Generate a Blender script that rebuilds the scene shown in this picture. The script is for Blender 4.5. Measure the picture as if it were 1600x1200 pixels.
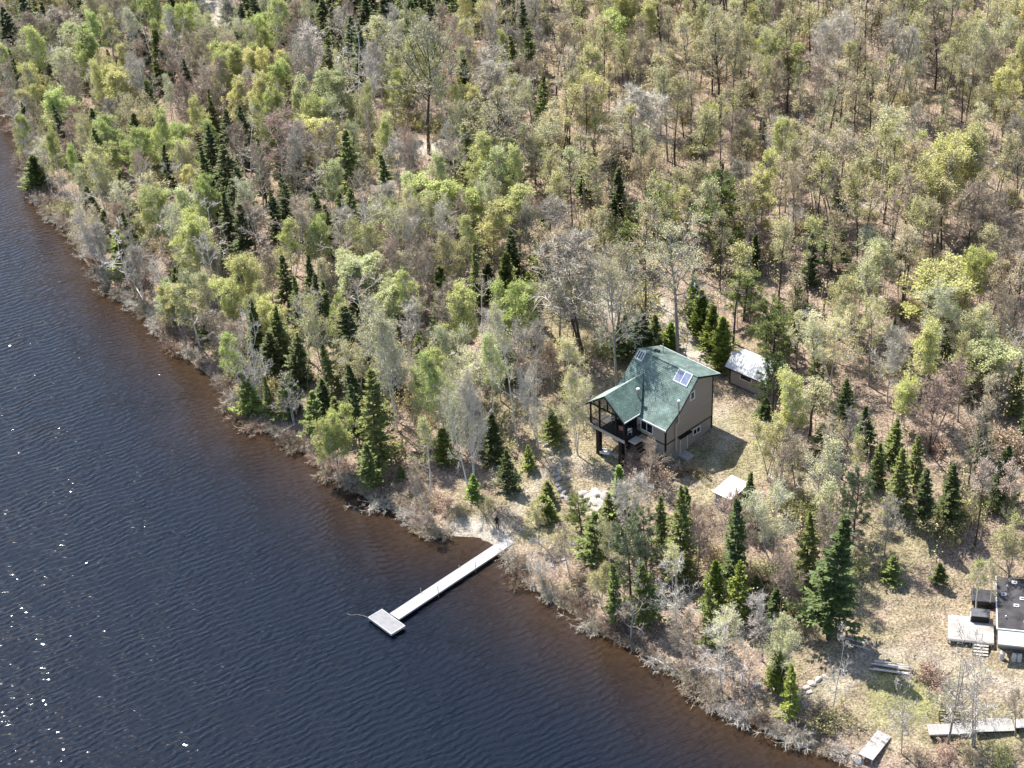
import bpy, math, random
import numpy as np
from mathutils import Vector, Matrix
R = math.radians
for o in list(bpy.data.objects): bpy.data.objects.remove(o)
scene = bpy.context.scene
C = scene.collection

# ---------------------------------------------------------------- camera, sky, sun, exposure
FPX = 2800.0; PITCH = R(33); ROLL = R(-2.6); CAM = np.array([0, 0, 120.0])
fw = np.array([0, math.cos(PITCH), -math.sin(PITCH)])
rt0 = np.array([1, 0, 0.]); up0 = np.array([0, math.sin(PITCH), math.cos(PITCH)])
rt = rt0*math.cos(ROLL)+up0*math.sin(ROLL); up = -rt0*math.sin(ROLL)+up0*math.cos(ROLL)
cd = bpy.data.cameras.new('camera'); cam = bpy.data.objects.new('camera', cd); C.objects.link(cam)
m = Matrix.Identity(4)
for i, v in enumerate((rt, up, -fw)):
    for j in range(3): m[j][i] = v[j]
m.translation = Vector(CAM)
cam.matrix_world = m
cd.sensor_width = 36; cd.lens = FPX/1600*36; cd.clip_start = 1; cd.clip_end = 3000
scene.camera = cam
SUN_AZ, SUN_EL = 127, 56
w = bpy.data.worlds.new("World"); scene.world = w; w.use_nodes = True
nt = w.node_tree; nt.nodes.clear()
sky = nt.nodes.new('ShaderNodeTexSky'); sky.sky_type = 'NISHITA'; sky.sun_disc = False
sky.sun_elevation = R(SUN_EL); sky.sun_rotation = R(90-SUN_AZ) % (2*math.pi)
bg = nt.nodes.new('ShaderNodeBackground'); bg.inputs[1].default_value = 0.125
wo = nt.nodes.new('ShaderNodeOutputWorld')
nt.links.new(sky.outputs[0], bg.inputs[0]); nt.links.new(bg.outputs[0], wo.inputs[0])
sl = bpy.data.lights.new('sun', 'SUN'); sl.energy = 4.9; sl.angle = R(0.5); sl.color = (1, .955, .89)
so = bpy.data.objects.new('sun', sl); C.objects.link(so)
sd = Vector((math.cos(R(SUN_AZ))*math.cos(R(SUN_EL)), math.sin(R(SUN_AZ))*math.cos(R(SUN_EL)), math.sin(R(SUN_EL))))
so.rotation_euler = sd.to_track_quat('Z', 'Y').to_euler(); so.location = (0, 0, 200)
vs = scene.view_settings
vs.view_transform = 'Standard'; vs.look = 'None'; vs.exposure = 1.1; vs.gamma = 1; vs.use_curve_mapping = False
scene.cycles.max_bounces = 6; scene.cycles.transparent_max_bounces = 4
scene.cycles.diffuse_bounces = 4; scene.cycles.glossy_bounces = 2; scene.cycles.transmission_bounces = 2

# ---------------------------------------------------------------- image ray helpers: where on the real ground does a thing stand
def ray(x, y): return fw+rt*((x-800)/FPX)+up*((600-y)/FPX)
def at(x, y, z=0.0):
    d = ray(x, y); return CAM+d*((z-CAM[2])/d[2])
def px(p):
    v = np.asarray(p, float)-CAM; wz = v@fw
    return 800+FPX*(v@rt)/wz, 600-FPX*(v@up)/wz
SHORE = [(-400,-150),(-150,50),(-60,100),(0,135),(18,170),(35,240),(50,290),(75,335),(120,365),(135,410),(190,465),(230,492),(265,540),(300,565),(345,600),(365,645),(400,665),(470,700),(520,742),(560,765),(585,790),(620,797),(660,828),(700,836),(745,838),(778,852),(800,885),(850,930),(900,962),(960,1000),(1010,1020),(1060,1055),(1090,1085),(1130,1110),(1180,1132),(1215,1153),(1260,1165),(1300,1185),(1345,1205),(1430,1270),(1600,1340),(2200,1600)]
SH = np.array([at(*q)[:2] for q in SHORE])
COARSE = SH[[0,3,10,17,24,30,36,40,41]]
def sdist(P, L):
    P = np.atleast_2d(P); best = np.full(len(P), 1e9); sg = np.ones(len(P))
    for a, b in zip(L[:-1], L[1:]):
        ab = b-a; t = np.clip(((P-a)@ab)/(ab@ab), 0, 1); q = a+t[:, None]*ab; ww = P-q
        d = np.hypot(ww[:, 0], ww[:, 1]); s = np.sign(ab[0]*ww[:, 1]-ab[1]*ww[:, 0])
        k = d < best-1e-6; best[k] = d[k]; sg[k] = s[k]
    return best*sg
PD = [-300,-60,-10,-2,0,.8,3,8,14,20,28,36,50,80,120,200,400,900]
PZ = [-40,-9,-2,-.4,0,.35,.8,1.4,2.6,3.95,5.4,6.4,8.1,12,18.5,35,64,110]
def hgt(P):
    P = np.atleast_2d(P)
    d1 = sdist(P, SH); d2 = sdist(P, COARSE); ww = np.clip((d1-4)/12, 0, 1)
    d = d1*(1-ww)+np.maximum(d2, d1*.6)*ww
    h = np.interp(d, PD, PZ); x, y = P[:, 0], P[:, 1]
    n = .35*np.sin(x*.13+y*.07+1)*np.cos(y*.11-x*.05)+.18*np.sin(x*.41+2)*np.sin(y*.37+x*.1)
    k = 1-.85*np.exp(-((x-20)**2+(y-166)**2)/180.)
    h = h+n*k*np.clip(d1/25, 0, 1); kc = np.clip(1.6-np.hypot(x-44.5, (y-131.5)*.8)/7, 0, 1)
    return h*(1-kc)+np.minimum(h, 3.25)*kc
def gz(x, y): return float(hgt([[x, y]])[0])
# coarse lookup grid so that hundreds of ground hits stay quick
GX = np.arange(-150, 150.1, 1.5); GY = np.arange(80, 420.1, 1.5)
gx, gy = np.meshgrid(GX, GY, indexing='ij')
GH = hgt(np.stack([gx.ravel(), gy.ravel()], 1)).reshape(gx.shape)
def hq(P):
    P = np.atleast_2d(P)
    fx = np.clip((P[:, 0]-GX[0])/1.5, 0, len(GX)-1.001); fy = np.clip((P[:, 1]-GY[0])/1.5, 0, len(GY)-1.001)
    i = fx.astype(int); j = fy.astype(int); a = fx-i; b = fy-j
    return GH[i, j]*(1-a)*(1-b)+GH[i+1, j]*a*(1-b)+GH[i, j+1]*(1-a)*b+GH[i+1, j+1]*a*b
TS = np.linspace(100, 480, 1200)
def hit(x, y, dz=0.0):
    d = ray(x, y); pts = CAM+TS[:, None]*d
    g = pts[:, 2]-hq(pts[:, :2])-dz
    i = int(np.argmax(g < 0)); t = TS[i-1]+(TS[i]-TS[i-1])*g[i-1]/(g[i-1]-g[i])
    p = CAM+t*d; p[2] = gz(p[0], p[1]) if dz == 0 else p[2]
    return p
def zon(xy, y):
    lo, hi = -5, 80
    for _ in range(40):
        mm = (lo+hi)/2
        if px([xy[0], xy[1], mm])[1] > y: lo = mm
        else: hi = mm
    return mm

# ---------------------------------------------------------------- materials
def mat(name, col, rough=.8, var=.25, scale=2.0, bump=0.0, bscale=None, metal=0.0, spec=.3, objvar=0.0, trans=0.0, col2=None, coord='Object', stretch=None):
    M = bpy.data.materials.new(name); M.use_nodes = True; t = M.node_tree; L = t.links
    b = t.nodes['Principled BSDF']; b.inputs['Roughness'].default_value = rough
    b.inputs['Metallic'].default_value = metal; b.inputs['Specular IOR Level'].default_value = spec
    tc = t.nodes.new('ShaderNodeTexCoord'); n = t.nodes.new('ShaderNodeTexNoise')
    n.inputs['Scale'].default_value = scale; n.inputs['Detail'].default_value = 5
    src = tc.outputs[coord]
    if stretch:
        mp = t.nodes.new('ShaderNodeMapping'); mp.inputs['Scale'].default_value = stretch
        L.new(src, mp.inputs[0]); src = mp.outputs[0]
    L.new(src, n.inputs['Vector'])
    cr = t.nodes.new('ShaderNodeValToRGB'); cr.color_ramp.elements[0].position = .3; cr.color_ramp.elements[1].position = .7
    c2 = col2 or tuple(min(1, c*(1+var)) for c in col)
    cr.color_ramp.elements[0].color = (*[c*(1-var) for c in col], 1); cr.color_ramp.elements[1].color = (*c2, 1)
    L.new(n.outputs['Fac'], cr.inputs[0]); out = cr.outputs[0]
    if objvar:
        oi = t.nodes.new('ShaderNodeObjectInfo'); hs = t.nodes.new('ShaderNodeHueSaturation')
        mr = t.nodes.new('ShaderNodeMapRange'); mr.inputs[3].default_value = 1-objvar; mr.inputs[4].default_value = 1+objvar
        L.new(oi.outputs['Random'], mr.inputs[0]); L.new(mr.outputs[0], hs.inputs['Value'])
        mr2 = t.nodes.new('ShaderNodeMapRange'); mr2.inputs[3].default_value = .5-.018; mr2.inputs[4].default_value = .5+.012
        ml = t.nodes.new('ShaderNodeMath'); ml.operation = 'MULTIPLY'; ml.inputs[1].default_value = 7.31
        fr = t.nodes.new('ShaderNodeMath'); fr.operation = 'FRACT'
        L.new(oi.outputs['Random'], ml.inputs[0]); L.new(ml.outputs[0], fr.inputs[0]); L.new(fr.outputs[0], mr2.inputs[0]); L.new(mr2.outputs[0], hs.inputs['Hue'])
        L.new(out, hs.inputs['Color']); out = hs.outputs[0]
    L.new(out, b.inputs['Base Color'])
    if bump:
        n2 = t.nodes.new('ShaderNodeTexNoise'); n2.inputs['Scale'].default_value = bscale or scale*4; n2.inputs['Detail'].default_value = 4
        L.new(src, n2.inputs['Vector']); bp = t.nodes.new('ShaderNodeBump'); bp.inputs['Strength'].default_value = bump; bp.inputs['Distance'].default_value = .1
        L.new(n2.outputs['Fac'], bp.inputs['Height']); L.new(bp.outputs[0], b.inputs['Normal'])
    if trans:
        tr = t.nodes.new('ShaderNodeBsdfTranslucent'); L.new(out, tr.inputs[0])
        mx = t.nodes.new('ShaderNodeMixShader'); mx.inputs[0].default_value = trans
        L.new(b.outputs[0], mx.inputs[1]); L.new(tr.outputs[0], mx.inputs[2])
        L.new(mx.outputs[0], t.nodes['Material Output'].inputs[0])
    return M
LEAF = dict(
    fresh=mat('leaf_fresh_green', (.45,.51,.16), .6, .25, .6, objvar=.16, trans=.38),
    yellow=mat('leaf_yellow_green', (.58,.58,.21), .6, .22, .6, objvar=.14, trans=.38),
    pale=mat('leaf_pale_green', (.54,.57,.28), .6, .2, .6, objvar=.14, trans=.38),
    olive=mat('bud_olive', (.54,.52,.23), .7, .25, .6, objvar=.18, trans=.3),
    ochre=mat('bud_ochre', (.56,.49,.26), .7, .25, .6, objvar=.18, trans=.3),
    red=mat('bud_reddish', (.50,.37,.26), .7, .25, .6, objvar=.18, trans=.15))
NEED = dict(
    dark=mat('needles_dark_green', (.088,.115,.033), .6, .35, .8, objvar=.22, trans=.1),
    mid=mat('needles_mid_green', (.165,.195,.05), .6, .3, .8, objvar=.2, trans=.12),
    bright=mat('needles_bright_green', (.21,.27,.05), .6, .25, .8, objvar=.14, trans=.15),
    blue=mat('needles_blue_green', (.14,.20,.09), .6, .3, .8, objvar=.18, trans=.12),
    grey=mat('needles_grey_green', (.20,.23,.12), .6, .3, .8, objvar=.15, trans=.12))
BARK = dict(
    white=mat('bark_white', (.66,.63,.58), .8, .22, 3, objvar=.1),
    grey=mat('bark_grey', (.27,.245,.22), .9, .3, 3, objvar=.2),
    dark=mat('bark_dark', (.085,.07,.06), .9, .3, 3, objvar=.25),
    silver=mat('bark_silver', (.55,.52,.47), .9, .2, 3, objvar=.1))
TWIG = dict(
    tan=mat('twigs_tan', (.38,.315,.23), .9, .25, 1, objvar=.2),
    grey=mat('twigs_grey', (.41,.37,.30), .9, .25, 1, objvar=.18),
    silver=mat('twigs_silver', (.56,.51,.43), .9, .2, 1, objvar=.1),
    pink=mat('twigs_pinkish', (.40,.30,.23), .9, .25, 1, objvar=.18),
    brown=mat('twigs_brown', (.26,.19,.135), .9, .3, 1, objvar=.2))

# ---------------------------------------------------------------- mesh building
def mesh_np(name, V, faces_list, mats=(), midx=None, smooth=False):
    """faces_list: list of int arrays [n,k]"""
    me = bpy.data.meshes.new(name); V = np.asarray(V, np.float32)
    me.vertices.add(len(V)); me.vertices.foreach_set('co', V.ravel())
    fl = [f for f in faces_list if len(f)]
    tot = sum(f.size for f in fl); nf = sum(len(f) for f in fl)
    me.loops.add(tot); me.loops.foreach_set('vertex_index', np.concatenate([f.ravel() for f in fl]).astype(np.int32))
    ln = np.concatenate([np.full(len(f), f.shape[1]) for f in fl]).astype(np.int32)
    st = np.concatenate([[0], np.cumsum(ln)[:-1]]).astype(np.int32)
    me.polygons.add(nf); me.polygons.foreach_set('loop_start', st); me.polygons.foreach_set('loop_total', ln)
    for q in mats: me.materials.append(q)
    if midx is not None: me.polygons.foreach_set('material_index', np.asarray(midx, np.int32))
    if smooth: me.polygons.foreach_set('use_smooth', np.ones(nf, bool))
    me.update(calc_edges=True); me.validate()
    return me
def tag(o, label=None, cat=None, group=None, kind=None):
    if label: o['label'] = label
    if cat: o['category'] = cat
    if group: o['group'] = group
    if kind: o['kind'] = kind
    return o
def obj(name, me, parent=None, **k):
    o = bpy.data.objects.new(name, me); C.objects.link(o)
    if parent is not None: o.parent = parent
    return tag(o, **k)
def empty(name, loc, rz=0.0, label=None, cat=None, group=None):
    o = bpy.data.objects.new(name, None); C.objects.link(o); o.empty_display_size = .3
    o.location = loc; o.rotation_euler = (0, 0, rz)
    return tag(o, label, cat, group)
class MB:
    def __init__(s): s.v = []; s.f = []
    def add(s, vs, fs):
        n = len(s.v); s.v += [tuple(v) for v in vs]; s.f += [tuple(i+n for i in f) for f in fs]
    def box(s, x0, x1, y0, y1, z0, z1):
        s.add([(x0,y0,z0),(x1,y0,z0),(x1,y1,z0),(x0,y1,z0),(x0,y0,z1),(x1,y0,z1),(x1,y1,z1),(x0,y1,z1)],
              [(0,3,2,1),(4,5,6,7),(0,1,5,4),(1,2,6,5),(2,3,7,6),(3,0,4,7)]); return s
    def prism(s, poly, a0, a1, axis='y'):
        """poly of (h,z) swept along axis y (h=x) or x (h=y)"""
        n = len(poly); g = (lambda h, z, a: (h, a, z)) if axis == 'y' else (lambda h, z, a: (a, h, z))
        vs = [g(h, z, a0) for h, z in poly]+[g(h, z, a1) for h, z in poly]
        fs = [tuple(range(n)), tuple(range(2*n-1, n-1, -1))]+[(i, i+n, (i+1) % n+n, (i+1) % n) for i in range(n)]
        s.add(vs, fs); return s
    def slab(s, pts, th):
        """top quad pts (4x3), thickness downward"""
        vs = [tuple(p) for p in pts]+[(p[0], p[1], p[2]-th) for p in pts]
        s.add(vs, [(0,1,2,3),(7,6,5,4),(0,4,5,1),(1,5,6,2),(2,6,7,3),(3,7,4,0)]); return s
    def tube(s, p0, p1, r0, r1=None, n=8, cap=True):
        r1 = r0 if r1 is None else r1; p0 = Vector(p0); p1 = Vector(p1); d = (p1-p0).normalized()
        a = d.orthogonal().normalized(); b = d.cross(a); vs = []
        for p, r in ((p0, r0), (p1, r1)):
            for i in range(n):
                t = 2*math.pi*i/n; vs.append(p+a*math.cos(t)*r+b*math.sin(t)*r)
        fs = [(i, (i+1) % n, (i+1) % n+n, i+n) for i in range(n)]
        if cap: fs += [tuple(range(n-1, -1, -1)), tuple(range(n, 2*n))]
        s.add(vs, fs); return s
    def mesh(s, name, M, bevel=0):
        me = bpy.data.meshes.new(name); me.from_pydata(s.v, [], s.f); me.materials.append(M)
        import bmesh
        bm = bmesh.new(); bm.from_mesh(me); bmesh.ops.recalc_face_normals(bm, faces=bm.faces)
        if bevel: bmesh.ops.bevel(bm, geom=bm.edges[:], offset=bevel, segments=2, affect='EDGES', profile=.6)
        bm.to_mesh(me); bm.free(); return me
    def build(s, name, M, parent=None, bevel=0, **k): return obj(name, s.mesh(name, M, bevel), parent, **k)

# ---------------------------------------------------------------- ground
def grid_mesh(name, xs, ys, zf):
    X, Y = np.meshgrid(xs, ys, indexing='ij'); P = np.stack([X.ravel(), Y.ravel()], 1); Z = zf(P)
    nx, ny = len(xs), len(ys); i = np.arange(nx-1)[:, None]*ny+np.arange(ny-1)[None, :]; i = i.ravel()
    F = np.stack([i, i+ny, i+ny+1, i+1], 1)
    return mesh_np(name, np.column_stack([P, Z]), [F], smooth=True), P
def axis(a, b, st, far):
    mid = np.arange(a, b+.01, st); return np.concatenate([np.linspace(-far, a-12, 14), mid, np.linspace(b+12, far, 14)])
def pip(X, Y, poly):
    ins = np.zeros(len(X), bool); n = len(poly)
    for i in range(n):
        x1, y1 = poly[i]; x2, y2 = poly[(i+1) % n]
        c = ((y1 > Y) != (y2 > Y)) & (X < (x2-x1)*(Y-y1)/((y2-y1) or 1e-9)+x1); ins ^= c
    return ins
def gpoly(pp): return [tuple(hit(*q)[:2]) for q in pp]
LAWN = gpoly([(700,835),(690,775),(770,735),(820,670),(905,600),(960,560),(1000,535),(1050,560),(1045,520),(1020,470),(1050,470),(1085,530),(1130,570),(1180,640),(1215,690),(1190,770),(1110,850),(1010,800),(960,780),(900,860),(810,860)])
LOT = gpoly([(1290,985),(1360,910),(1450,920),(1520,890),(1600,890),(1700,1000),(1700,1160),(1600,1175),(1440,1150),(1400,1180),(1330,1150),(1250,1110),(1190,1080),(1215,1040),(1290,1030)])
SAND = [gpoly(q) for q in ([(690,822),(735,806),(790,826),(808,850),(770,856),(735,842),(700,838)], [(925,450),(1005,452),(1000,500),(940,495)], [(1310,315),(1375,318),(1370,336),(1312,332)],
        [(290,-10),(350,-10),(352,45),(318,50),(300,20)], [(780,222),(850,232),(845,262),(790,252)], [(600,215),(700,222),(690,245),(610,240)], [(905,770),(955,768),(960,800),(940,815),(910,795)])]
GREENP = gpoly([(1340,1050),(1430,1040),(1500,1080),(1460,1140),(1370,1130)])
tx = axis(-105, 105, .8, 700); ty = np.concatenate([np.linspace(-200, 88, 8), np.arange(100, 350, .8), np.linspace(362, 1500, 18)])
gme, GP = grid_mesh('ground', tx, ty, lambda P: hgt(P))
def soft(poly, rad=1.2):
    s = np.zeros(len(GP))
    for dx, dy in ((0,0),(rad,0),(-rad,0),(0,rad),(0,-rad)): s += pip(GP[:, 0]+dx, GP[:, 1]+dy, poly)
    return s/5
lawn = np.maximum(soft(LAWN), soft(LOT)*.7); sand = np.max([soft(s, .8) for s in SAND], 0); grn = soft(GREENP, 2.)
path = np.zeros(len(GP)); pp = [hit(*q)[:2] for q in ((1085,590),(1085,540),(1060,510),(1035,485),(1015,470),(960,470))]
for a, b in zip(pp[:-1], pp[1:]):
    ab = b-a; t = np.clip(((GP-a)@ab)/(ab@ab), 0, 1); q = a+t[:, None]*ab; path = np.maximum(path, np.clip(2.2-np.hypot(*(GP-q).T), 0, 1))
sand = np.maximum(sand, path*1.0)
pth2 = np.zeros(len(GP)); pp = [hit(*q)[:2] for q in ((790,822),(812,790),(850,735),(885,715),(925,735),(985,752),(1050,760),(1100,742),(1135,690),(1125,640))]
for a, b in zip(pp[:-1], pp[1:]):
    ab = b-a; t = np.clip(((GP-a)@ab)/(ab@ab), 0, 1); q = a+t[:, None]*ab; pth2 = np.maximum(pth2, np.clip(1.5-np.hypot(*(GP-q).T), 0, 1))
pp = [hit(*q)[:2] for q in ((1240,1120),(1300,1075),(1380,1020),(1450,1030),(1530,1060),(1600,1075))]
for a, b in zip(pp[:-1], pp[1:]):
    ab = b-a; t = np.clip(((GP-a)@ab)/(ab@ab), 0, 1); q = a+t[:, None]*ab; pth2 = np.maximum(pth2, np.clip(1.7-np.hypot(*(GP-q).T), 0, 1))
sand = np.maximum(sand, pth2*.38)
ca = gme.color_attributes.new('zone', 'FLOAT_COLOR', 'POINT')
sdg = sdist(GP, SH)
ca.data.foreach_set('color', np.stack([lawn, sand, grn, np.clip(1-sdg/4, 0, 1)], 1).astype(np.float32).ravel())
def ground_mat():
    M = bpy.data.materials.new('forest_floor'); M.use_nodes = True; t = M.node_tree; L = t.links; b = t.nodes['Principled BSDF']
    b.inputs['Roughness'].default_value = .95; b.inputs['Specular IOR Level'].default_value = .1
    tc = t.nodes.new('ShaderNodeTexCoord')
    def noise(s, d=5, st=None):
        n = t.nodes.new('ShaderNodeTexNoise'); n.inputs['Scale'].default_value = s; n.inputs['Detail'].default_value = d
        L.new(tc.outputs['Object'], n.inputs['Vector']); return n.outputs['Fac']
    def ramp(f, a, b2, c0, c1):
        r = t.nodes.new('ShaderNodeValToRGB'); r.color_ramp.elements[0].position = a; r.color_ramp.elements[1].position = b2
        r.color_ramp.elements[0].color = (*c0, 1); r.color_ramp.elements[1].color = (*c1, 1); L.new(f, r.inputs[0]); return r.outputs[0]
    def mix(f, a, b2, mode='MIX'):
        x = t.nodes.new('ShaderNodeMix'); x.data_type = 'RGBA'; x.blend_type = mode
        if isinstance(f, float): x.inputs[0].default_value = f
        else: L.new(f, x.inputs[0])
        L.new(a, x.inputs[6]); L.new(b2, x.inputs[7]); return x.outputs[2]
    fine = noise(4.5, 6); mid = noise(.55, 4); big = noise(.09, 3); sp = noise(14, 3)
    litter = ramp(fine, .36, .64, (.14,.10,.07), (.38,.31,.235))
    pink = ramp(fine, .36, .62, (.16,.10,.075), (.38,.29,.225))
    forest = mix(mid, litter, pink)
    grass = ramp(fine, .36, .63, (.17,.14,.08), (.38,.325,.21))
    g2 = ramp(fine, .36, .63, (.14,.14,.055), (.30,.29,.13))
    grass = mix(ramp(noise(.25, 4), .5, .68, (0,0,0), (.7,.7,.7)), grass, g2)
    at_ = t.nodes.new('ShaderNodeAttribute'); at_.attribute_name = 'zone'; sp_ = t.nodes.new('ShaderNodeSeparateColor'); L.new(at_.outputs['Color'], sp_.inputs[0])
    br = ramp(noise(.35, 5), .40, .62, (1,1,1), (.25,.25,.25))
    mm = t.nodes.new('ShaderNodeMath'); mm.operation = 'MULTIPLY'; L.new(sp_.outputs[0], mm.inputs[0]); L.new(br, mm.inputs[1])
    c = mix(mm.outputs[0], forest, grass)
    mossy = ramp(big, .52, .66, (0,0,0), (.45,.45,.45)); c = mix(mossy, c, g2)
    c = mix(sp_.outputs[2], c, g2)
    sandc = ramp(fine, .35, .65, (.34,.30,.24), (.47,.43,.36)); c = mix(sp_.outputs[1], c, sandc)
    spk = ramp(sp, .62, .70, (0,0,0), (.55,.55,.55)); wh = t.nodes.new('ShaderNodeRGB'); wh.outputs[0].default_value = (.52,.46,.39,1); c = mix(spk, c, wh.outputs[0])
    dk = ramp(noise(9, 4), .30, .40, (.5,.5,.5), (0,0,0)); bl = t.nodes.new('ShaderNodeRGB'); bl.outputs[0].default_value = (.09,.065,.045,1); c = mix(dk, c, bl.outputs[0])
    pv = t.nodes.new('ShaderNodeMapRange'); pv.inputs[1].default_value = .32; pv.inputs[2].default_value = .66; pv.inputs[3].default_value = .66; pv.inputs[4].default_value = 1.14; L.new(noise(.75, 6), pv.inputs[0])
    hv = t.nodes.new('ShaderNodeHueSaturation'); L.new(pv.outputs[0], hv.inputs['Value']); L.new(c, hv.inputs['Color']); c = hv.outputs[0]
    L.new(c, b.inputs['Base Color'])
    bp = t.nodes.new('ShaderNodeBump'); bp.inputs['Strength'].default_value = .9; bp.inputs['Distance'].default_value = .25
    ad = t.nodes.new('ShaderNodeMath'); ad.operation = 'ADD'; L.new(fine, ad.inputs[0]); L.new(mid, ad.inputs[1]); L.new(ad.outputs[0], bp.inputs['Height']); L.new(bp.outputs[0], b.inputs['Normal'])
    return M
gme.materials.append(ground_mat())
tag(obj('ground', gme), kind='structure')

# ---------------------------------------------------------------- lake
wx = np.concatenate([np.linspace(-700, -90, 12), np.arange(-80, 80, 1.2), np.linspace(90, 700, 12)])
wy = np.concatenate([np.linspace(-200, 90, 8), np.arange(98, 330, 1.2), np.linspace(345, 1500, 8)])
wme, WP = grid_mesh('lake_water', wx, wy, lambda P: np.zeros(len(P)))
wa = wme.color_attributes.new('shallow', 'FLOAT_COLOR', 'POINT')
dS = -sdist(WP, SH)
sh = np.exp(-(np.clip(dS, 0, 200)/7.0)**1.6); edge = np.exp(-np.clip(dS, 0, 200)/1.6)
wa.data.foreach_set('color', np.stack([sh, edge, sh, sh], 1).astype(np.float32).ravel())
def water_mat():
    M = bpy.data.materials.new('lake_water'); M.use_nodes = True; t = M.node_tree; L = t.links; b = t.nodes['Principled BSDF']
    b.inputs['Roughness'].default_value = .11; b.inputs['IOR'].default_value = 1.333; b.inputs['Specular IOR Level'].default_value = .42
    tc = t.nodes.new('ShaderNodeTexCoord')
    def nz(scale, rot, sc, det=3):
        mp = t.nodes.new('ShaderNodeMapping'); mp.inputs['Rotation'].default_value = (0, 0, R(rot)); 
        mp.vector_type = 'TEXTURE'
        mp2 = t.nodes.new('ShaderNodeMapping'); mp2.inputs['Scale'].default_value = sc
        n = t.nodes.new('ShaderNodeTexNoise'); n.inputs['Scale'].default_value = scale; n.inputs['Detail'].default_value = det; n.inputs['Distortion'].default_value = .35
        L.new(tc.outputs['Object'], mp.inputs[0]); L.new(mp.outputs[0], mp2.inputs[0]); L.new(mp2.outputs[0], n.inputs['Vector']); return n.outputs['Fac']
    at_ = t.nodes.new('ShaderNodeAttribute'); at_.attribute_name = 'shallow'; sp = t.nodes.new('ShaderNodeSeparateColor'); L.new(at_.outputs['Color'], sp.inputs[0])
    bed = nz(1.6, 10, (1, 1, 1), 6)
    def rgb(c):
        r = t.nodes.new('ShaderNodeRGB'); r.outputs[0].default_value = (*c, 1); return r.outputs[0]
    def mix(f, a, c):
        x = t.nodes.new('ShaderNodeMix'); x.data_type = 'RGBA'; L.new(f, x.inputs[0]); L.new(a, x.inputs[6]); L.new(c, x.inputs[7]); return x.outputs[2]
    brown = mix(bed, rgb((.014,.009,.006)), rgb((.048,.029,.017)))
    c = mix(sp.outputs[0], rgb((.0034,.0064,.0125)), brown)
    c = mix(sp.outputs[1], c, mix(bed, rgb((.017,.011,.007)), rgb((.062,.038,.022))))
    L.new(c, b.inputs['Base Color'])
    a2 = nz(2.1, 24, (.4, 1.7, 1), 1.5)
    mpw = t.nodes.new('ShaderNodeMapping'); mpw.inputs['Rotation'].default_value = (0, 0, R(-(27-90))); L.new(tc.outputs['Object'], mpw.inputs[0])
    wv = t.nodes.new('ShaderNodeTexWave'); wv.wave_type = 'BANDS'; wv.bands_direction = 'X'; wv.inputs['Scale'].default_value = .36; wv.inputs['Distortion'].default_value = 11; wv.inputs['Detail'].default_value = 3; wv.inputs['Detail Scale'].default_value = .55; wv.inputs['Detail Roughness'].default_value = .6
    L.new(mpw.outputs[0], wv.inputs['Vector']); a1 = wv.outputs['Fac']; a3 = nz(.16, 40, (1, 1, 1), 2)
    def math_(op, x, y):
        q = t.nodes.new('ShaderNodeMath'); q.operation = op
        for i, v in enumerate((x, y)):
            if isinstance(v, (int, float)): q.inputs[i].default_value = v
            else: L.new(v, q.inputs[i])
        return q.outputs[0]
    hsum = math_('ADD', math_('MULTIPLY', a1, .30), math_('MULTIPLY', a2, .46))
    calm = math_('SUBTRACT', 1.0, math_('MULTIPLY', sp.outputs[1], .7))
    hsum = math_('MULTIPLY', math_('MULTIPLY', hsum, math_('ADD', .3, math_('MULTIPLY', a3, 1.4))), calm)
    bp = t.nodes.new('ShaderNodeBump'); bp.inputs['Strength'].default_value = 1; bp.inputs['Distance'].default_value = .145
    L.new(hsum, bp.inputs['Height']); L.new(bp.outputs[0], b.inputs['Normal'])
    return M
wme.materials.append(water_mat())
tag(obj('lake_water', wme), kind='structure')

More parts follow.
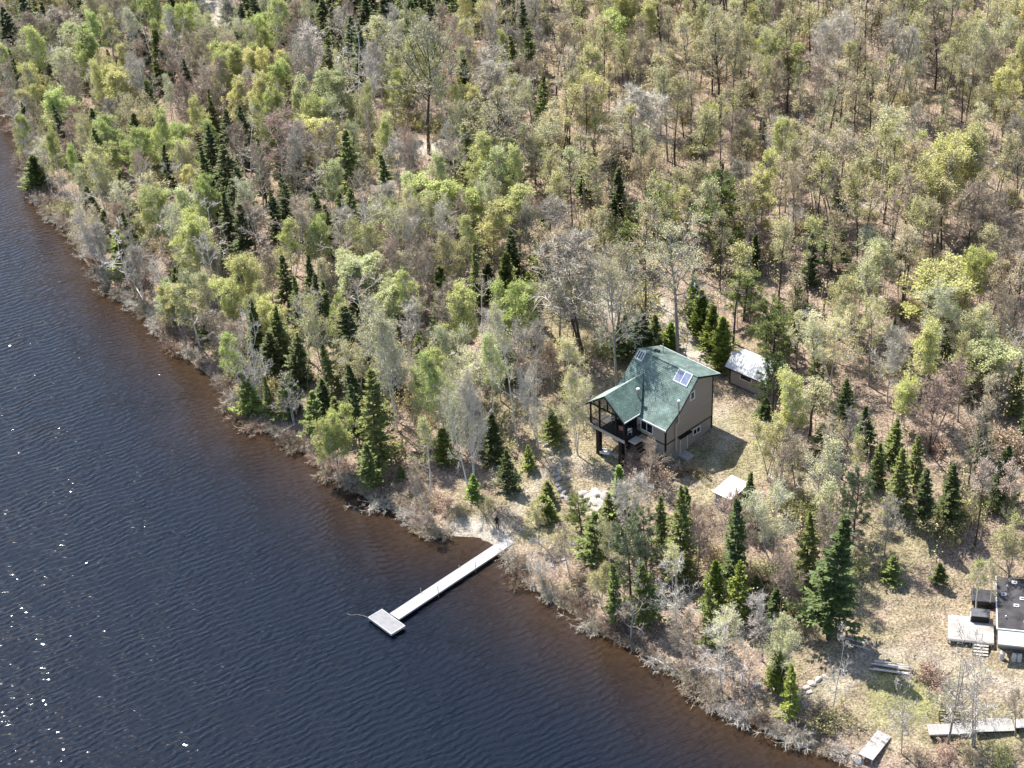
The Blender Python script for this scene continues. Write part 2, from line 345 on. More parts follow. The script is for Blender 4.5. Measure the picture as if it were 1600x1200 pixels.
# ---------------------------------------------------------------- cottage
HAZ = R(43)
hA = at(1039.5, 729, 4.0)
wallM = mat('taupe_siding', (.31,.265,.225), .85, .08, 1.2, bump=.25, bscale=9, stretch=(.2,.2,3))
baseM = mat('basement_panel', (.30,.275,.24), .85, .1, 1.0)
foundM = mat('foundation_grey', (.33,.32,.30), .9, .15, 2)
blackM = mat('black_stained_wood', (.010,.009,.009), .6, .3, 4)
whiteM = mat('white_trim', (.60,.59,.57), .5, .05, 3)
glassM = mat('dark_glass', (.012,.014,.018), .08, .3, 1, spec=.4)
beigeM = mat('beige_trim', (.42,.37,.31), .7, .08, 3)
concM = mat('concrete_slab', (.36,.33,.30), .9, .15, 2, bump=.2)
metalM = mat('grey_flue_metal', (.42,.40,.38), .5, .2, 4, metal=.5)
def roof_mat(name, ca_, cb, cm, xy='yx'):
    M = bpy.data.materials.new(name); M.use_nodes = True; t = M.node_tree; L = t.links; b = t.nodes['Principled BSDF']; b.inputs['Roughness'].default_value = .85
    b.inputs['Specular IOR Level'].default_value = .2
    tc = t.nodes.new('ShaderNodeTexCoord'); s = t.nodes.new('ShaderNodeSeparateXYZ'); cx = t.nodes.new('ShaderNodeCombineXYZ'); L.new(tc.outputs['Object'], s.inputs[0])
    ad = t.nodes.new('ShaderNodeMath'); ad.operation = 'MULTIPLY'; ad.inputs[1].default_value = 1.3
    if xy == 'yx': L.new(s.outputs[1], cx.inputs[0]); L.new(s.outputs[0], ad.inputs[0])
    else: L.new(s.outputs[0], cx.inputs[0]); L.new(s.outputs[1], ad.inputs[0])
    L.new(ad.outputs[0], cx.inputs[1])
    br = t.nodes.new('ShaderNodeTexBrick'); L.new(cx.outputs[0], br.inputs['Vector']); br.inputs['Scale'].default_value = 1
    br.inputs['Brick Width'].default_value = .33; br.inputs['Row Height'].default_value = .17; br.inputs['Mortar Size'].default_value = .014; br.offset = .5
    br.inputs['Color1'].default_value = (*ca_, 1); br.inputs['Color2'].default_value = (*cb, 1); br.inputs['Mortar'].default_value = (*cm, 1)
    n = t.nodes.new('ShaderNodeTexNoise'); n.inputs['Scale'].default_value = 1.1; n.inputs['Detail'].default_value = 7; L.new(tc.outputs['Object'], n.inputs['Vector'])
    mr = t.nodes.new('ShaderNodeMapRange'); mr.inputs[1].default_value = .3; mr.inputs[2].default_value = .7; mr.inputs[3].default_value = .66; mr.inputs[4].default_value = 1.3; L.new(n.outputs['Fac'], mr.inputs[0])
    hs = t.nodes.new('ShaderNodeHueSaturation'); L.new(mr.outputs[0], hs.inputs['Value']); L.new(br.outputs['Color'], hs.inputs['Color']); L.new(hs.outputs[0], b.inputs['Base Color'])
    bp = t.nodes.new('ShaderNodeBump'); bp.inputs['Strength'].default_value = .6; bp.inputs['Distance'].default_value = .03; bp.invert = True; L.new(br.outputs['Fac'], bp.inputs['Height']); L.new(bp.outputs[0], b.inputs['Normal'])
    return M
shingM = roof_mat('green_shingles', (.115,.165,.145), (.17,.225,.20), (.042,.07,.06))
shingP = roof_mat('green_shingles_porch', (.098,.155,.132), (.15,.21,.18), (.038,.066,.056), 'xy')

H = empty('cottage', hA, HAZ, 'taupe two storey cottage with green shingle roof and black raised porch', 'house')
LV = 8.0; LU = 7.75
MB().box(0, LU, 0, LV, -1.2, 2.82).build('basement_wall', baseM, H)
MB().prism([(-.03,2.98),(LU+.03,2.98),(LU+.03,8.2),(4.85,9.25),(2.02,6.45),(-.03,5.12)], -.03, LV).build('wall', wallM, H)
MB().box(-.05, LU+.05, -.05, LV+.02, 2.82, 2.98).build('band_board', blackM, H)
MB().box(-.06, LU+.04, -.06, .3, -1.0, .18).build('foundation_strip', foundM, H)
for (x, y, z0, z1) in ((-.07,-.07,-.6,5.05),(LU-.06,-.08,1.0,8.1)):
    MB().box(x, x+.16, y, y+.16, z0, z1).build('corner_board', blackM, H)
RP = [(-.42,5.17),(2.0,6.7),(4.85,9.62),(8.55,8.28)]
for (a, b) in zip(RP[:-1], RP[1:]):
    MB().slab([(a[0],-.38,a[1]),(b[0],-.38,b[1]),(b[0],8.45,b[1]),(a[0],8.45,a[1])], .14).build('roof_slope', shingM, H)
m_ = MB()
for (a, b) in zip(RP[:-1], RP[1:]):
    m_.slab([(a[0],-.43,a[1]-.02),(b[0],-.43,b[1]-.02),(b[0],-.383,b[1]-.02),(a[0],-.383,a[1]-.02)], .2)
m_.build('rake_board', blackM, H)
MB().box(-.52, -.425, -.43, 3.55, 5.02, 5.2).build('gutter', whiteM, H)
MB().slab([(4.75,-.38,9.66),(4.97,-.38,9.66),(4.97,8.45,9.66),(4.75,8.45,9.66)], .05).build('ridge_cap', shingM, H)
MB().box(8.56, 8.62, -.38, 8.45, 8.1, 8.3).build('rear_fascia', whiteM, H)
def window(parent, x0, x1, z0, z1, y, axis_, panes=2, fr=.1, sgn=-1, name='window', split=None):
    """window on plane; axis_ 'x': runs along x at y ; 'y': runs along y at x=y"""
    d = .06*sgn
    def bx(mb, a0, a1, c0, c1, e0, e1):
        lo, hi = sorted((e0, e1))
        if axis_ == 'x': mb.box(a0, a1, lo, hi, c0, c1)
        else: mb.box(lo, hi, a0, a1, c0, c1)
    f = MB(); bx(f, x0, x1, z0, z0+fr, y, y+d); bx(f, x0, x1, z1-fr, z1, y, y+d); bx(f, x0, x0+fr, z0+fr, z1-fr, y, y+d); bx(f, x1-fr, x1, z0+fr, z1-fr, y, y+d)
    W_ = (x1-x0-2*fr)
    for i in range(1, panes): c = x0+fr+W_*i/panes; bx(f, c-fr*.35, c+fr*.35, z0+fr, z1-fr, y, y+d)
    wf = f.build(name, whiteM, parent)
    for i in range(panes):
        a = x0+fr+W_*i/panes; b2 = a+W_/panes
        if i > 0: a += fr*.35
        if i < panes-1: b2 -= fr*.35
        g = MB(); bx(g, a, b2, z0+fr, z1-fr, y, y+d*.5); g.build('pane', glassM, wf)
    return wf
window(H, 1.78, 3.62, 3.42, 5.02, -.03, 'y', 2, .12)
window(H, 3.92, 4.72, 6.72, 7.85, -.03, 'x', 1, .16)
window(H, 4.55, 5.85, 1.75, 2.62, 0, 'x', 2, .13)
dr = MB().box(2.5, 3.55, -.04, 0, .5, 2.42).build('door', mat('taupe_door', (.33,.29,.25), .6, .05, 2), H)
MB().tube((2.62,-.1,1.45), (2.62,-.04,1.45), .04).build('handle', metalM, dr)
for x in (2.38, 3.56): MB().box(x, x+.12, -.07, 0, .5, 2.45).build('door_trim', whiteM, H)
MB().box(2.15, 4.1, -.32, -.055, 2.62, 2.8).build('door_canopy', blackM, H)
MB().box(2.0, 3.9, -1.5, -.02, .1, .52).build('door_slab', concM, H)
def flue(x, y, z0, z1, r, cap=True, M=metalM, lab=None):
    o = MB().tube((x,y,z0), (x,y,z1), r, r, 12).build('chimney_pipe', M, H, label=lab)
    if cap: MB().tube((x,y,z1), (x,y,z1+.12), r*1.7, r*1.4, 12).build('chimney_cap', whiteM, o)
flue(.75, 4.75, 5.5, 7.75, .13, True, mat('flue_brown_grey', (.30,.26,.23), .6, .2, 4), 'tall capped flue rising beside the porch roof valley')
flue(1.78, -.28, 5.2, 7.9, .11, True, metalM, 'capped flue outside the gable wall')
flue(1.45, -.28, 1.5, 5.1, .09, False, beigeM, 'pale lower pipe on the gable wall')
MB().box(1.4, 1.83, -.34, -.03, 5.08, 5.2).build('pipe_elbow', beigeM, H)
def on_slope(i, u): (a, z0), (b, z1) = RP[i], RP[i+1]; return z0+(z1-z0)*(u-a)/(b-a)
def skylight(u0, u1, v0, v1, n, gM):
    def q(ua, ub, va, vb, off, th): return MB().slab([(ua,va,on_slope(1,ua)+off),(ub,va,on_slope(1,ub)+off),(ub,vb,on_slope(1,ub)+off),(ua,vb,on_slope(1,ua)+off)], th)
    f = MB(); w_ = .1
    for (ua, ub, va, vb) in [(u0,u1,v0,v0+w_),(u0,u1,v1-w_,v1),(u0,u0+w_*.7,v0+w_,v1-w_),(u1-w_*.7,u1,v0+w_,v1-w_)]+[(u0+w_*.7,u1-w_*.7,v0+(v1-v0)*i/n-.05,v0+(v1-v0)*i/n+.05) for i in range(1, n)]:
        mb = q(ua, ub, va, vb, .13, .16); f.add(mb.v, mb.f)
    s = f.build('skylight', whiteM, H)
    for i in range(n):
        a = v0+(v1-v0)*i/n+(.05 if i else w_); b2 = v0+(v1-v0)*(i+1)/n-(.05 if i < n-1 else w_)
        q(u0+w_*.7, u1-w_*.7, a, b2, .09, .1).build('pane', gM, s)
skyg = mat('skylight_glass', (.17,.195,.28), .15, .3, 1.2, spec=.8)
skyd = mat('skylight_glass_dark', (.06,.05,.06), .15, .3, 1.2, spec=.6)
skylight(3.72, 4.78, .3, 2.3, 2, skyg)
skylight(4.0, 4.78, 7.15, 8.2, 3, skyd)
MB().box(6.25, 6.6, 6.7, 7.3, on_slope(2,6.4)-.1, on_slope(2,6.4)+.2).build('roof_vent', blackM, H)
MB().tube((7.1,6.7,8.6), (7.1,6.7,9.9), .05).build('vent_pipe', metalM, H)
MB().tube((5.3,1.5,9.2), (5.3,1.5,10.1), .05).build('vent_pipe', whiteM, H)
MB().tube((.7,2.6,5.7), (.7,2.6,5.95), .06).build('vent_pipe', metalM, H)
# porch roof over the deck
RZ, EZ = 8.02, 5.80
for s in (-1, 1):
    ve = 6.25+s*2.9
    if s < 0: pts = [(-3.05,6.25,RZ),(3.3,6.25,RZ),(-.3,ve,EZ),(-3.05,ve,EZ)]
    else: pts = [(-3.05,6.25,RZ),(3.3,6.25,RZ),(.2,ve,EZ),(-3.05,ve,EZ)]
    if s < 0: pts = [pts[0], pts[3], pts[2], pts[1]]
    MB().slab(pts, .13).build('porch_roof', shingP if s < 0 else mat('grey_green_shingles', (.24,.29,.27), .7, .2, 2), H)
m_ = MB()
for s in (-1, 1): m_.slab([(-3.1,6.25,RZ-.01),(-3.055,6.25,RZ-.01),(-3.055,6.25+s*2.9,EZ-.01),(-3.1,6.25+s*2.9,EZ-.01)], .22)
m_.build('porch_rake_board', blackM, H)
MB().box(-3.05, -.5, 3.29, 3.345, 5.66, 5.8).build('porch_gutter', whiteM, H)
# deck
V0, V1, U0 = 3.6, 8.95, -2.65
deckM = mat('dark_deck_boards', (.05,.045,.042), .7, .3, 3, stretch=(1,6,1))
for k in range(17):
    u = U0+.02+k*.152; MB().box(u, u+.14, V0, V1, 3.02, 3.08).build('deck_board', deckM, H)
for (a, b, c, d) in ((U0-.06,U0-.01,V0,V1),): MB().box(a, b, c, d, 2.72, 3.1).build('deck_fascia', beigeM, H)
MB().box(U0, 0, V0-.06, V0-.01, 2.72, 3.1).build('deck_fascia', blackM, H)
MB().box(U0, -.1, V0+.05, V1-.05, 2.7, 3.0).build('deck_joists', blackM, H)
for v in (4.35, 7.75): MB().box(U0+.02, U0+.5, v-.25, v+.25, -1.3, 2.69).build('porch_post', blackM, H)
for v in (3.75, 5.0, 7.45, 8.8): MB().box(U0+.02, U0+.16, v-.08, v+.08, 3.09, 5.75+(0 if v in (3.75, 8.8) else .9)).build('porch_post', blackM, H)
MB().box(U0+.03, U0+.15, 3.5, 9.0, 5.72, 5.86).build('porch_beam', blackM, H)
MB().box(U0+.03, U0+.15, 6.18, 6.32, 5.87, 7.8).build('king_post', blackM, H)
m_ = MB().box(U0, U0+.07, V0, V1, 4.0, 4.07).box(U0, U0+.05, V0, V1, 3.25, 3.3); m_.build('railing', blackM, H)
m_ = MB()
for k in range(36):
    v = V0+.1+k*.148; m_.box(U0+.015, U0+.035, v, v+.02, 3.3, 4.0)
m_.build('balusters', blackM, H)
for (va, vb) in ((V0, V0+.06), (V1-.06, V1)):
    MB().box(U0+.08, -.05, va, vb, 4.0, 4.07).build('railing', blackM, H)
    m_ = MB()
    for k in range(16): m_.box(U0+.15+k*.155, U0+.17+k*.155, va+.02, va+.04, 3.1, 4.0)
    m_.build('balusters', blackM, H)
# landing and stair at right of the deck
MB().box(-2.2, -.9, 2.5, 3.5, 2.86, 2.98).build('landing', beigeM, H)
st = MB()
for k in range(9): st.box(-2.1, -1.1, 2.4-k*.28, 2.66-k*.28, 2.6-k*.3, 2.66-k*.3)
st.build('stair_steps', blackM, H)
MB().box(-.09, -.04, 4.2, 6.6, 3.1, 5.2).build('patio_door', glassM, H)
# lower terrace railing below the deck
m_ = MB().box(-.9, -.84, 6.2, 8.9, 1.0, 1.06)
for k in range(13): m_.box(-.88, -.85, 6.25+k*.2, 6.29+k*.2, .1, 1.0)
m_.build('lower_railing', whiteM, H)
MB().box(-.2, -.06, 4.0, 6.0, 0, 2.2).build('basement_door', glassM, H)
# furniture on the deck (top-level)
def local(u, v, z): a = HAZ; return (hA[0]+u*math.cos(a)-v*math.sin(a), hA[1]+u*math.sin(a)+v*math.cos(a), hA[2]+z)
def chair(u, v, z, rz, M, label):
    c = empty('deck_chair', local(u, v, z), HAZ+rz, label, 'chair', 'chairs on the cottage porch')
    MB().box(-.25,.25,-.25,.25,.38,.44).build('seat', M, c); MB().slab([(-.25,.2,.95),(.25,.2,.95),(.25,.27,.98),(-.25,.27,.98)], .5).build('backrest', M, c)
    for x in (-.22, .2):
        for y in (-.22, .2): MB().box(x, x+.03, y, y+.03, 0, .38).build('leg', M, c)
wh = mat('white_plastic', (.7,.68,.64), .5, .05, 3); redM = mat('faded_red_fabric', (.42,.2,.17), .8, .1, 3)
chair(-.8, 7.0, 3.09, .6, wh, 'white chair on the porch deck nearest the left railing')
chair(-1.3, 4.1, 3.09, 2.4, wh, 'white chair on the porch deck at its right end')
chair(-1.6, 5.0, 3.09, 1.9, redM, 'faded red chair on the porch deck')
t_ = empty('patio_table', local(-1.2, 5.9, 3.09), HAZ, 'dark round table on the porch deck between the chairs', 'table')
MB().tube((0,0,.68), (0,0,.73), .55, .55, 16).build('table_top', blackM, t_); MB().tube((0,0,0), (0,0,.68), .05).build('leg', blackM, t_)
u_, v_ = -2.2, 7.0; p_ = local(u_, v_, 0)
t_ = empty('lawn_cart', (p_[0], p_[1], gz(p_[0], p_[1])), HAZ+.5, 'white cart standing under the porch beside its left post', 'cart')
MB().box(-.35,.35,-.55,.55,.3,.38).box(-.35,-.3,-.55,.55,.38,.6).box(.3,.35,-.55,.55,.38,.6).build('tray', wh, t_)
for x in (-.38, .34): MB().tube((x,.35,.18), (x+.05,.35,.18), .18, .18, 12).build('wheel', blackM, t_)
MB().tube((0,-.55,.4), (0,-1.0,.8), .02).build('handle', blackM, t_)
p_ = local(-2.0, 5.6, 0)
t_ = empty('bench', (p_[0], p_[1], gz(p_[0], p_[1])), HAZ+math.pi/2, 'grey bench in the shade under the porch deck', 'bench')
MB().box(-.8,.8,-.2,.2,.42,.47).build('seat', beigeM, t_)
for x in (-.7, .6): MB().box(x, x+.08, -.18, .18, 0, .42).build('leg', beigeM, t_)

# ---------------------------------------------------------------- white roofed shed behind the cottage
tin = mat('pale_metal_roof', (.50,.50,.49), .5, .08, .8, metal=.0, bump=.25, bscale=3, stretch=(6,.3,1))
sA = hit(1140.3, 600); S = empty('garden_shed', sA, R(-45), 'small taupe shed with pale metal roof right of the cottage', 'shed')
MB().box(0, 5.0, 0, 3.0, .22, 2.35).prism([(0,2.35),(3.0,2.35),(3.0,2.8),(1.05,3.55)], 0.01, 4.99, 'x').build('wall', wallM, S)
MB().box(.1, 4.9, .15, 2.9, -.8, .21).build('gap_shade', blackM, S)  # black block stands in for the dark shade in the open gap beneath the shed
for x in (-.05, 4.93): MB().box(x, x+.12, -.05, .07, .15, 2.33).build('corner_board', blackM, S)
SP = [(-.42,2.42),(1.1,3.72),(3.35,2.98)]
for a, b in zip(SP[:-1], SP[1:]):
    r_ = MB().slab([(-.5,a[0],a[1]),(5.4,a[0],a[1]),(5.4,b[0],b[1]),(-.5,b[0],b[1])], .07).build('roof_panel', tin, S)
    m_ = MB()
    for k in range(12):
        x = -.45+k*.5; m_.slab([(x,a[0],a[1]+.03),(x+.04,a[0],a[1]+.03),(x+.04,b[0],b[1]+.03),(x,b[0],b[1]+.03)], .03)
    m_.build('roof_rib', tin, r_)
MB().box(-.5, 5.4, -.47, -.425, 2.28, 2.42).build('fascia', blackM, S)
window(S, 1.42, 3.12, 1.35, 2.1, 0, 'x', 1, .11)
# ---------------------------------------------------------------- woodshed with white lid
wood = mat('weathered_slats', (.50,.45,.40), .9, .3, 2, stretch=(1,1,8))
oA = hit(1139.5, 806.5); S = empty('woodshed', oA, R(-45), 'slatted woodshed with flat white roof below the cottage', 'shed')
MB().slab([(-2.55,.2,1.95),(-.1,.2,1.95),(-.1,3.6,2.25),(-2.55,3.6,2.25)], .06).build('roof_panel', mat('white_metal_roof', (.50,.50,.51), .4, .05, 2), S)
for (x, y) in ((-2.3,.4),(-.35,.4),(-2.3,3.3),(-.35,3.3)): MB().box(x, x+.1, y, y+.1, -.3, 1.9).build('post', wood, S)
for k in range(8):
    z = .1+k*.22
    MB().box(-2.3, -.25, .36, .395, z, z+.13).build('slat', wood, S); MB().box(-2.335, -2.305, .4, 3.4, z, z+.13).build('slat', wood, S)
lg = MB(); rr = random.Random(5)
for i in range(9):
    for j in range(9): lg.tube((-2.2+i*.22+rr.uniform(-.02,.02),.5,.1+j*.19), (-2.2+i*.22,1.0+rr.uniform(-.08,.08),.1+j*.19), .085, .085, 6)
lg.build('firewood', wood, S, kind='stuff')

# ---------------------------------------------------------------- floating dock
deckW = mat('silvery_dock_boards', (.335,.325,.315), .8, .16, 1.1, stretch=(1,1,1), bump=.15)
deckP = mat('greyer_platform_boards', (.235,.23,.235), .8, .15, 2)
frm = mat('dock_edge', (.37,.36,.345), .7, .1, 2); black2 = mat('dock_float_black', (.012,.012,.013), .6, .2, 3)
dA = at(616, 963, .5); dB = at(803, 839.5, .5)
L_ = float(np.hypot(*(dB-dA)[:2])); az_ = math.atan2(dB[1]-dA[1], dB[0]-dA[0])
D = empty('dock_walkway', (dA[0], dA[1], 0), az_, 'long straight pale boarded walkway from the beach to the platform', 'dock')
DW = 1.3; n_ = int(L_/.147)
pl = MB()
for k in range(n_):
    x = k*L_/n_; pl.box(x+.004, x+L_/n_-.004, -DW/2+.05, DW/2-.05, .44+(.002 if k % 3 else 0), .485)
pl.build('planks', deckW, D, kind='stuff')
for s in (-1, 1): MB().box(0, L_, s*DW/2-.045, s*DW/2+.045, .30, .50).build('edge_board', frm, D)
fl = MB()
for k in range(6): x = .6+k*2.9; fl.box(x, x+1.4, -.5, .5, -.15, .29)
fl.build('floats', black2, D)
for k in range(5): MB().box(.2+k*3.6, .3+k*3.6, -.6, .6, .25, .43).build('joist', black2, D)
for xx, yy, hh in ((1.25+3.2,.75,.85),(10.0,.75,.55),(1.25+4.3,-.72,1.3),(11.0,-.72,1.35)):
    MB().tube((xx,yy,-1.0), (xx,yy,hh+.2), .035, .03, 8).build('mooring_pole', metalM, D)
pA = at(*[(575.4+612+595.7+633)/4, (964.6+991.4+950.8+976.8)/4], .5)
e0 = at(575.4,964.6,.5); e1 = at(612,991.4,.5); paz = math.atan2(e1[1]-e0[1], e1[0]-e0[0])
D2 = empty('swim_platform', (pA[0], pA[1], 0), paz, 'grey rectangular platform at the lake end of the walkway', 'dock')
for k in range(12):
    y = -.84+k*.14; MB().box(-1.78, 1.78, y+.005, y+.135, .44, .487).build('plank', deckP, D2)
for s in (-1, 1):
    MB().box(-1.88, 1.88, s*.89-.045, s*.89+.045, .25, .50).build('edge_board', frm, D2)
    MB().box(s*1.835-.045, s*1.835+.045, -.84, .84, .25, .50).build('edge_board', frm, D2)
for x in (-1.3, .5): MB().box(x, x+.9, -.7, .7, -.2, .24).build('float', black2, D2)
la = at(595, 975, .2)
yl = mat('yellowed_plastic', (.62,.47,.25), .5, .2, 3)
Ld = empty('swim_ladder', (*at(594.5, 978, .1)[:2], 0), paz, 'yellowish plastic swim ladder hanging off the platform front edge', 'ladder')
for x in (-.16, .13): MB().box(x, x+.04, -.04, .04, -.5, .42).build('rail', yl, Ld)
for z in (-.2, .05, .28): MB().box(-.12, .13, -.06, .06, z, z+.04).build('rung', yl, Ld)
rp = MB(); q0 = at(576, 965, .05); pts = [at(576,965,.35), at(568,962,.1), at(558,960,.03), at(548,961,.02), at(540,958,-.02)]
for a, b in zip(pts[:-1], pts[1:]): rp.tube(a, b, .012, .012, 5)
rp.build('mooring_rope', beigeM, None, label='thin pale mooring rope trailing from the platform into the lake', cat='rope')

# ---------------------------------------------------------------- person on the shore
def person(base, rz):
    cloth = mat('black_clothing', (.012,.011,.012), .8, .3, 5); skin = mat('skin', (.40,.24,.17), .6, .05, 5); hair = mat('dark_hair', (.02,.014,.01), .6, .1, 5)
    Pn = empty('person', base, rz, 'person in black clothes standing at the shore end of the walkway', 'person')
    J = [(0,0,.95),(0,0,1.15),(0,0,1.38),(0,0,1.5),(0,-.01,1.62),(.1,0,.9),(.11,-.02,.5),(.11,.02,.09),(.12,-.12,.03),(-.1,0,.9),(-.12,-.02,.5),(-.14,.02,.09),(-.15,-.12,.03),
         (.19,0,1.38),(.26,.02,1.12),(.2,-.16,.98),(.13,-.22,.96),(-.19,0,1.38),(-.27,.02,1.12),(-.21,-.16,.98),(-.13,-.22,.96)]
    E = [(0,1),(1,2),(2,3),(3,4),(0,5),(5,6),(6,7),(7,8),(0,9),(9,10),(10,11),(11,12),(2,13),(13,14),(14,15),(15,16),(2,17),(17,18),(18,19),(19,20)]
    Rr = [.15,.14,.15,.06,.09,.1,.065,.05,.04,.1,.065,.05,.04,.065,.048,.036,.04,.065,.048,.036,.04]
    me = bpy.data.meshes.new('body'); me.from_pydata(J, E, []); me.materials.append(cloth)
    o = obj('body', me, Pn); sk = o.modifiers.new('skin', 'SKIN')
    for i, r in enumerate(Rr): me.skin_vertices[0].data[i].radius = (r, r*.8)
    me.skin_vertices[0].data[0].use_root = True
    o.modifiers.new('sub', 'SUBSURF').levels = 1; o.modifiers['sub'].render_levels = 2
    import bmesh
    def ball(name, c, s, M):
        bm = bmesh.new(); bmesh.ops.create_uvsphere(bm, u_segments=14, v_segments=10, radius=1)
        for v in bm.verts: v.co = Vector((v.co.x*s[0], v.co.y*s[1], v.co.z*s[2]))+Vector(c)
        mm = bpy.data.meshes.new(name); bm.to_mesh(mm); bm.free(); mm.materials.append(M); mm.polygons.foreach_set('use_smooth', [True]*len(mm.polygons)); return obj(name, mm, Pn)
    ball('face', (0,-.03,1.60), (.075,.085,.105), skin); ball('hair', (0,.01,1.64), (.09,.1,.1), hair)
    nose = MB().prism([(-.015,1.58),(.015,1.58),(0,1.63)], -.13, -.1).build('nose', skin, Pn)
    for s in (-1, 1):
        hb = MB()
        for k in range(4): hb.tube((s*(.12-k*.018),-.24,.965-.004*k), (s*(.09-k*.016),-.29-.004*(k%2),.95), .009, .007, 5)
        hb.tube((s*.13,-.22,.98), (s*.09,-.25,1.0), .011, .008, 5); hb.box(min(s*.06,s*.135), max(s*.06,s*.135), -.255, -.21, .95, .985)
        hb.build('hand', skin, Pn)
person(hit(777, 826), R(160))

# ---------------------------------------------------------------- neighbouring cabin and its deck, lower right
gw = mat('weathered_grey_boards', (.36,.335,.31), .85, .2, 1.5, bump=.2, objvar=.12, stretch=(.4,3,1))
cA = hit(1479.4, 1007.5); CZ = R(-13)
DK = empty('cabin_deck', cA, CZ, 'weathered grey board deck beside the flat roofed cabin', 'deck')
for k in range(24):
    y = .1+k*.15; MB().box(.0+.02*(k % 3), 4.35, y, y+.14, .62, .67+.004*(k % 2)).build('plank', gw, DK)
for x in (.05, 2.1, 4.1):
    for y in (.2, 3.4): MB().box(x, x+.12, y, y+.12, -1.2, .6).build('post', gw, DK)
MB().box(0, 4.35, .04, .09, .45, .61).build('rim_board', gw, DK)
for x in (2.3, 4.25): MB().tube((x+.9,.3,.67), (x+.9 if x < 4 else x,.3,1.6), .03).build('rail_post', gw, DK)
stt = empty('deck_stairs', (DK.matrix_basis @ Vector((2.45,-.05,0)))[:], CZ, 'five tread grey stair below the cabin deck', 'stairs')
for k in range(5): MB().box(0, 1.4, -.3-k*.29, -.08-k*.29, .5-k*.14, .55-k*.14).build('tread', gw, stt)
for x in (-.05, 1.4): MB().prism([(0,.5),(-1.5,-.2),(-1.5,-.5),(0,.1)], x, x+.05, 'x').build('stringer', blackM, stt)
hb = empty('storage_box', (DK.matrix_basis @ Vector((2.2,2.9,.68)))[:], CZ, 'black open storage box at the back edge of the cabin deck', 'box')
MB().box(0,1.7,.05,.9,0,.75).build('body', blackM, hb); MB().slab([(-.05,.0,.78),(1.75,.0,.78),(1.75,1.0,.95),(-.05,1.0,.95)], .05).build('lid', mat('grey_lid', (.10,.10,.11), .6, .2, 3), hb)
MB().box(-.08,-.01,.1,.85,0,.6).build('side_panel', whiteM, hb)
CB = empty('cabin', (DK.matrix_basis @ Vector((4.75,-.1,0)))[:], CZ, 'flat black roofed cabin with white fascia at the right edge', 'cabin')
tar = mat('black_tar_roof', (.055,.051,.052), .9, .5, .8, bump=.3)
MB().box(0, 6, .4, 7.6, -.6, 2.35).build('wall', mat('cabin_grey_wall', (.30,.30,.29), .8, .1, 1), CB)
MB().slab([(-.25,.3,2.55),(6.2,.3,2.55),(6.2,7.8,2.75),(-.25,7.8,2.75)], .12).build('roof', tar, CB)
MB().slab([(-.36,.25,2.58),(-.255,.25,2.58),(-.255,7.8,2.78),(-.36,7.8,2.78)], .22).build('fascia', whiteM, CB)
MB().slab([(-.36,.12,2.58),(6.2,.12,2.58),(6.2,.245,2.58),(-.36,.245,2.58)], .12).build('fascia', whiteM, CB)
MB().slab([(-.2,-1.45,2.1),(6.2,-1.45,2.1),(6.2,.1,2.45),(-.2,.1,2.45)], .06).build('lean_to_roof', mat('corrugated_grey_panel', (.40,.42,.40), .6, .25, 1.2), CB)
MB().box(-.2, 6.2, -1.52, -1.455, 1.92, 2.1).build('lean_to_fascia', beigeM, CB)
for (x, y) in ((1.2,6.9),(.15,5.0),(1.9,4.6),(1.3,3.5)):
    z = 2.55+.2*(y-.3)/7.5+.01
    MB().box(x,x+.5,y,y+.09,z,z+.1).box(x,x+.5,y+.31,y+.4,z,z+.1).box(x,x+.1,y+.09,y+.31,z,z+.1).box(x+.4,x+.5,y+.09,y+.31,z,z+.1).build('roof_frame', whiteM, CB)
for (x, y) in ((.5,1.8),(2.2,1.3),(.7,6.3)):
    z = 2.6+.2*(y-.3)/7.5; MB().tube((x,y,z), (x,y,z+.25), .07).build('roof_vent', whiteM, CB)
for i, (x, y) in enumerate(((.35,-1.15),(1.45,-1.2),(1.95,-1.2))):
    p = CB.matrix_basis @ Vector((x,y,0)); g = empty('gas_bottle', (p[0], p[1], gz(p[0], p[1])), 0, ('first','second','third')[i]+' from the left of the white gas bottles against the cabin front', 'gas bottle', 'gas bottles by the cabin')
    MB().tube((0,0,0), (0,0,.75), .24, .24, 14).tube((0,0,.75), (0,0,.95), .24, .08, 14).build('tank', mat('dull_white_paint', (.5,.49,.47), .5, .1, 3) if i == 0 else g['label'] and bpy.data.materials['dull_white_paint'], g); MB().tube((0,0,.95), (0,0,1.05), .06, .06, 10).build('valve', blackM, g)
vp = CB.matrix_basis @ Vector((-.9,7.0,0))
vb = empty('tarped_trailer', (vp[0], vp[1], gz(vp[0], vp[1])), CZ+.1, 'low trailer under a dark tarp in the shade behind the cabin deck', 'trailer')
MB().slab([(-1.6,-.9,.95),(1.2,-.9,.8),(1.1,.9,.85),(-1.5,.9,1.1)], .6).build('tarp', mat('dark_tarp', (.045,.045,.05), .6, .5, 2), vb, bevel=.1)
for s in (-1, .8): MB().tube((.1,s,.25), (.1,s+.15,.25), .28, .28, 14).build('wheel', blackM, vb)
boardM = mat('boardwalk_grey', (.34,.325,.305), .85, .15, 1.2, objvar=.14)
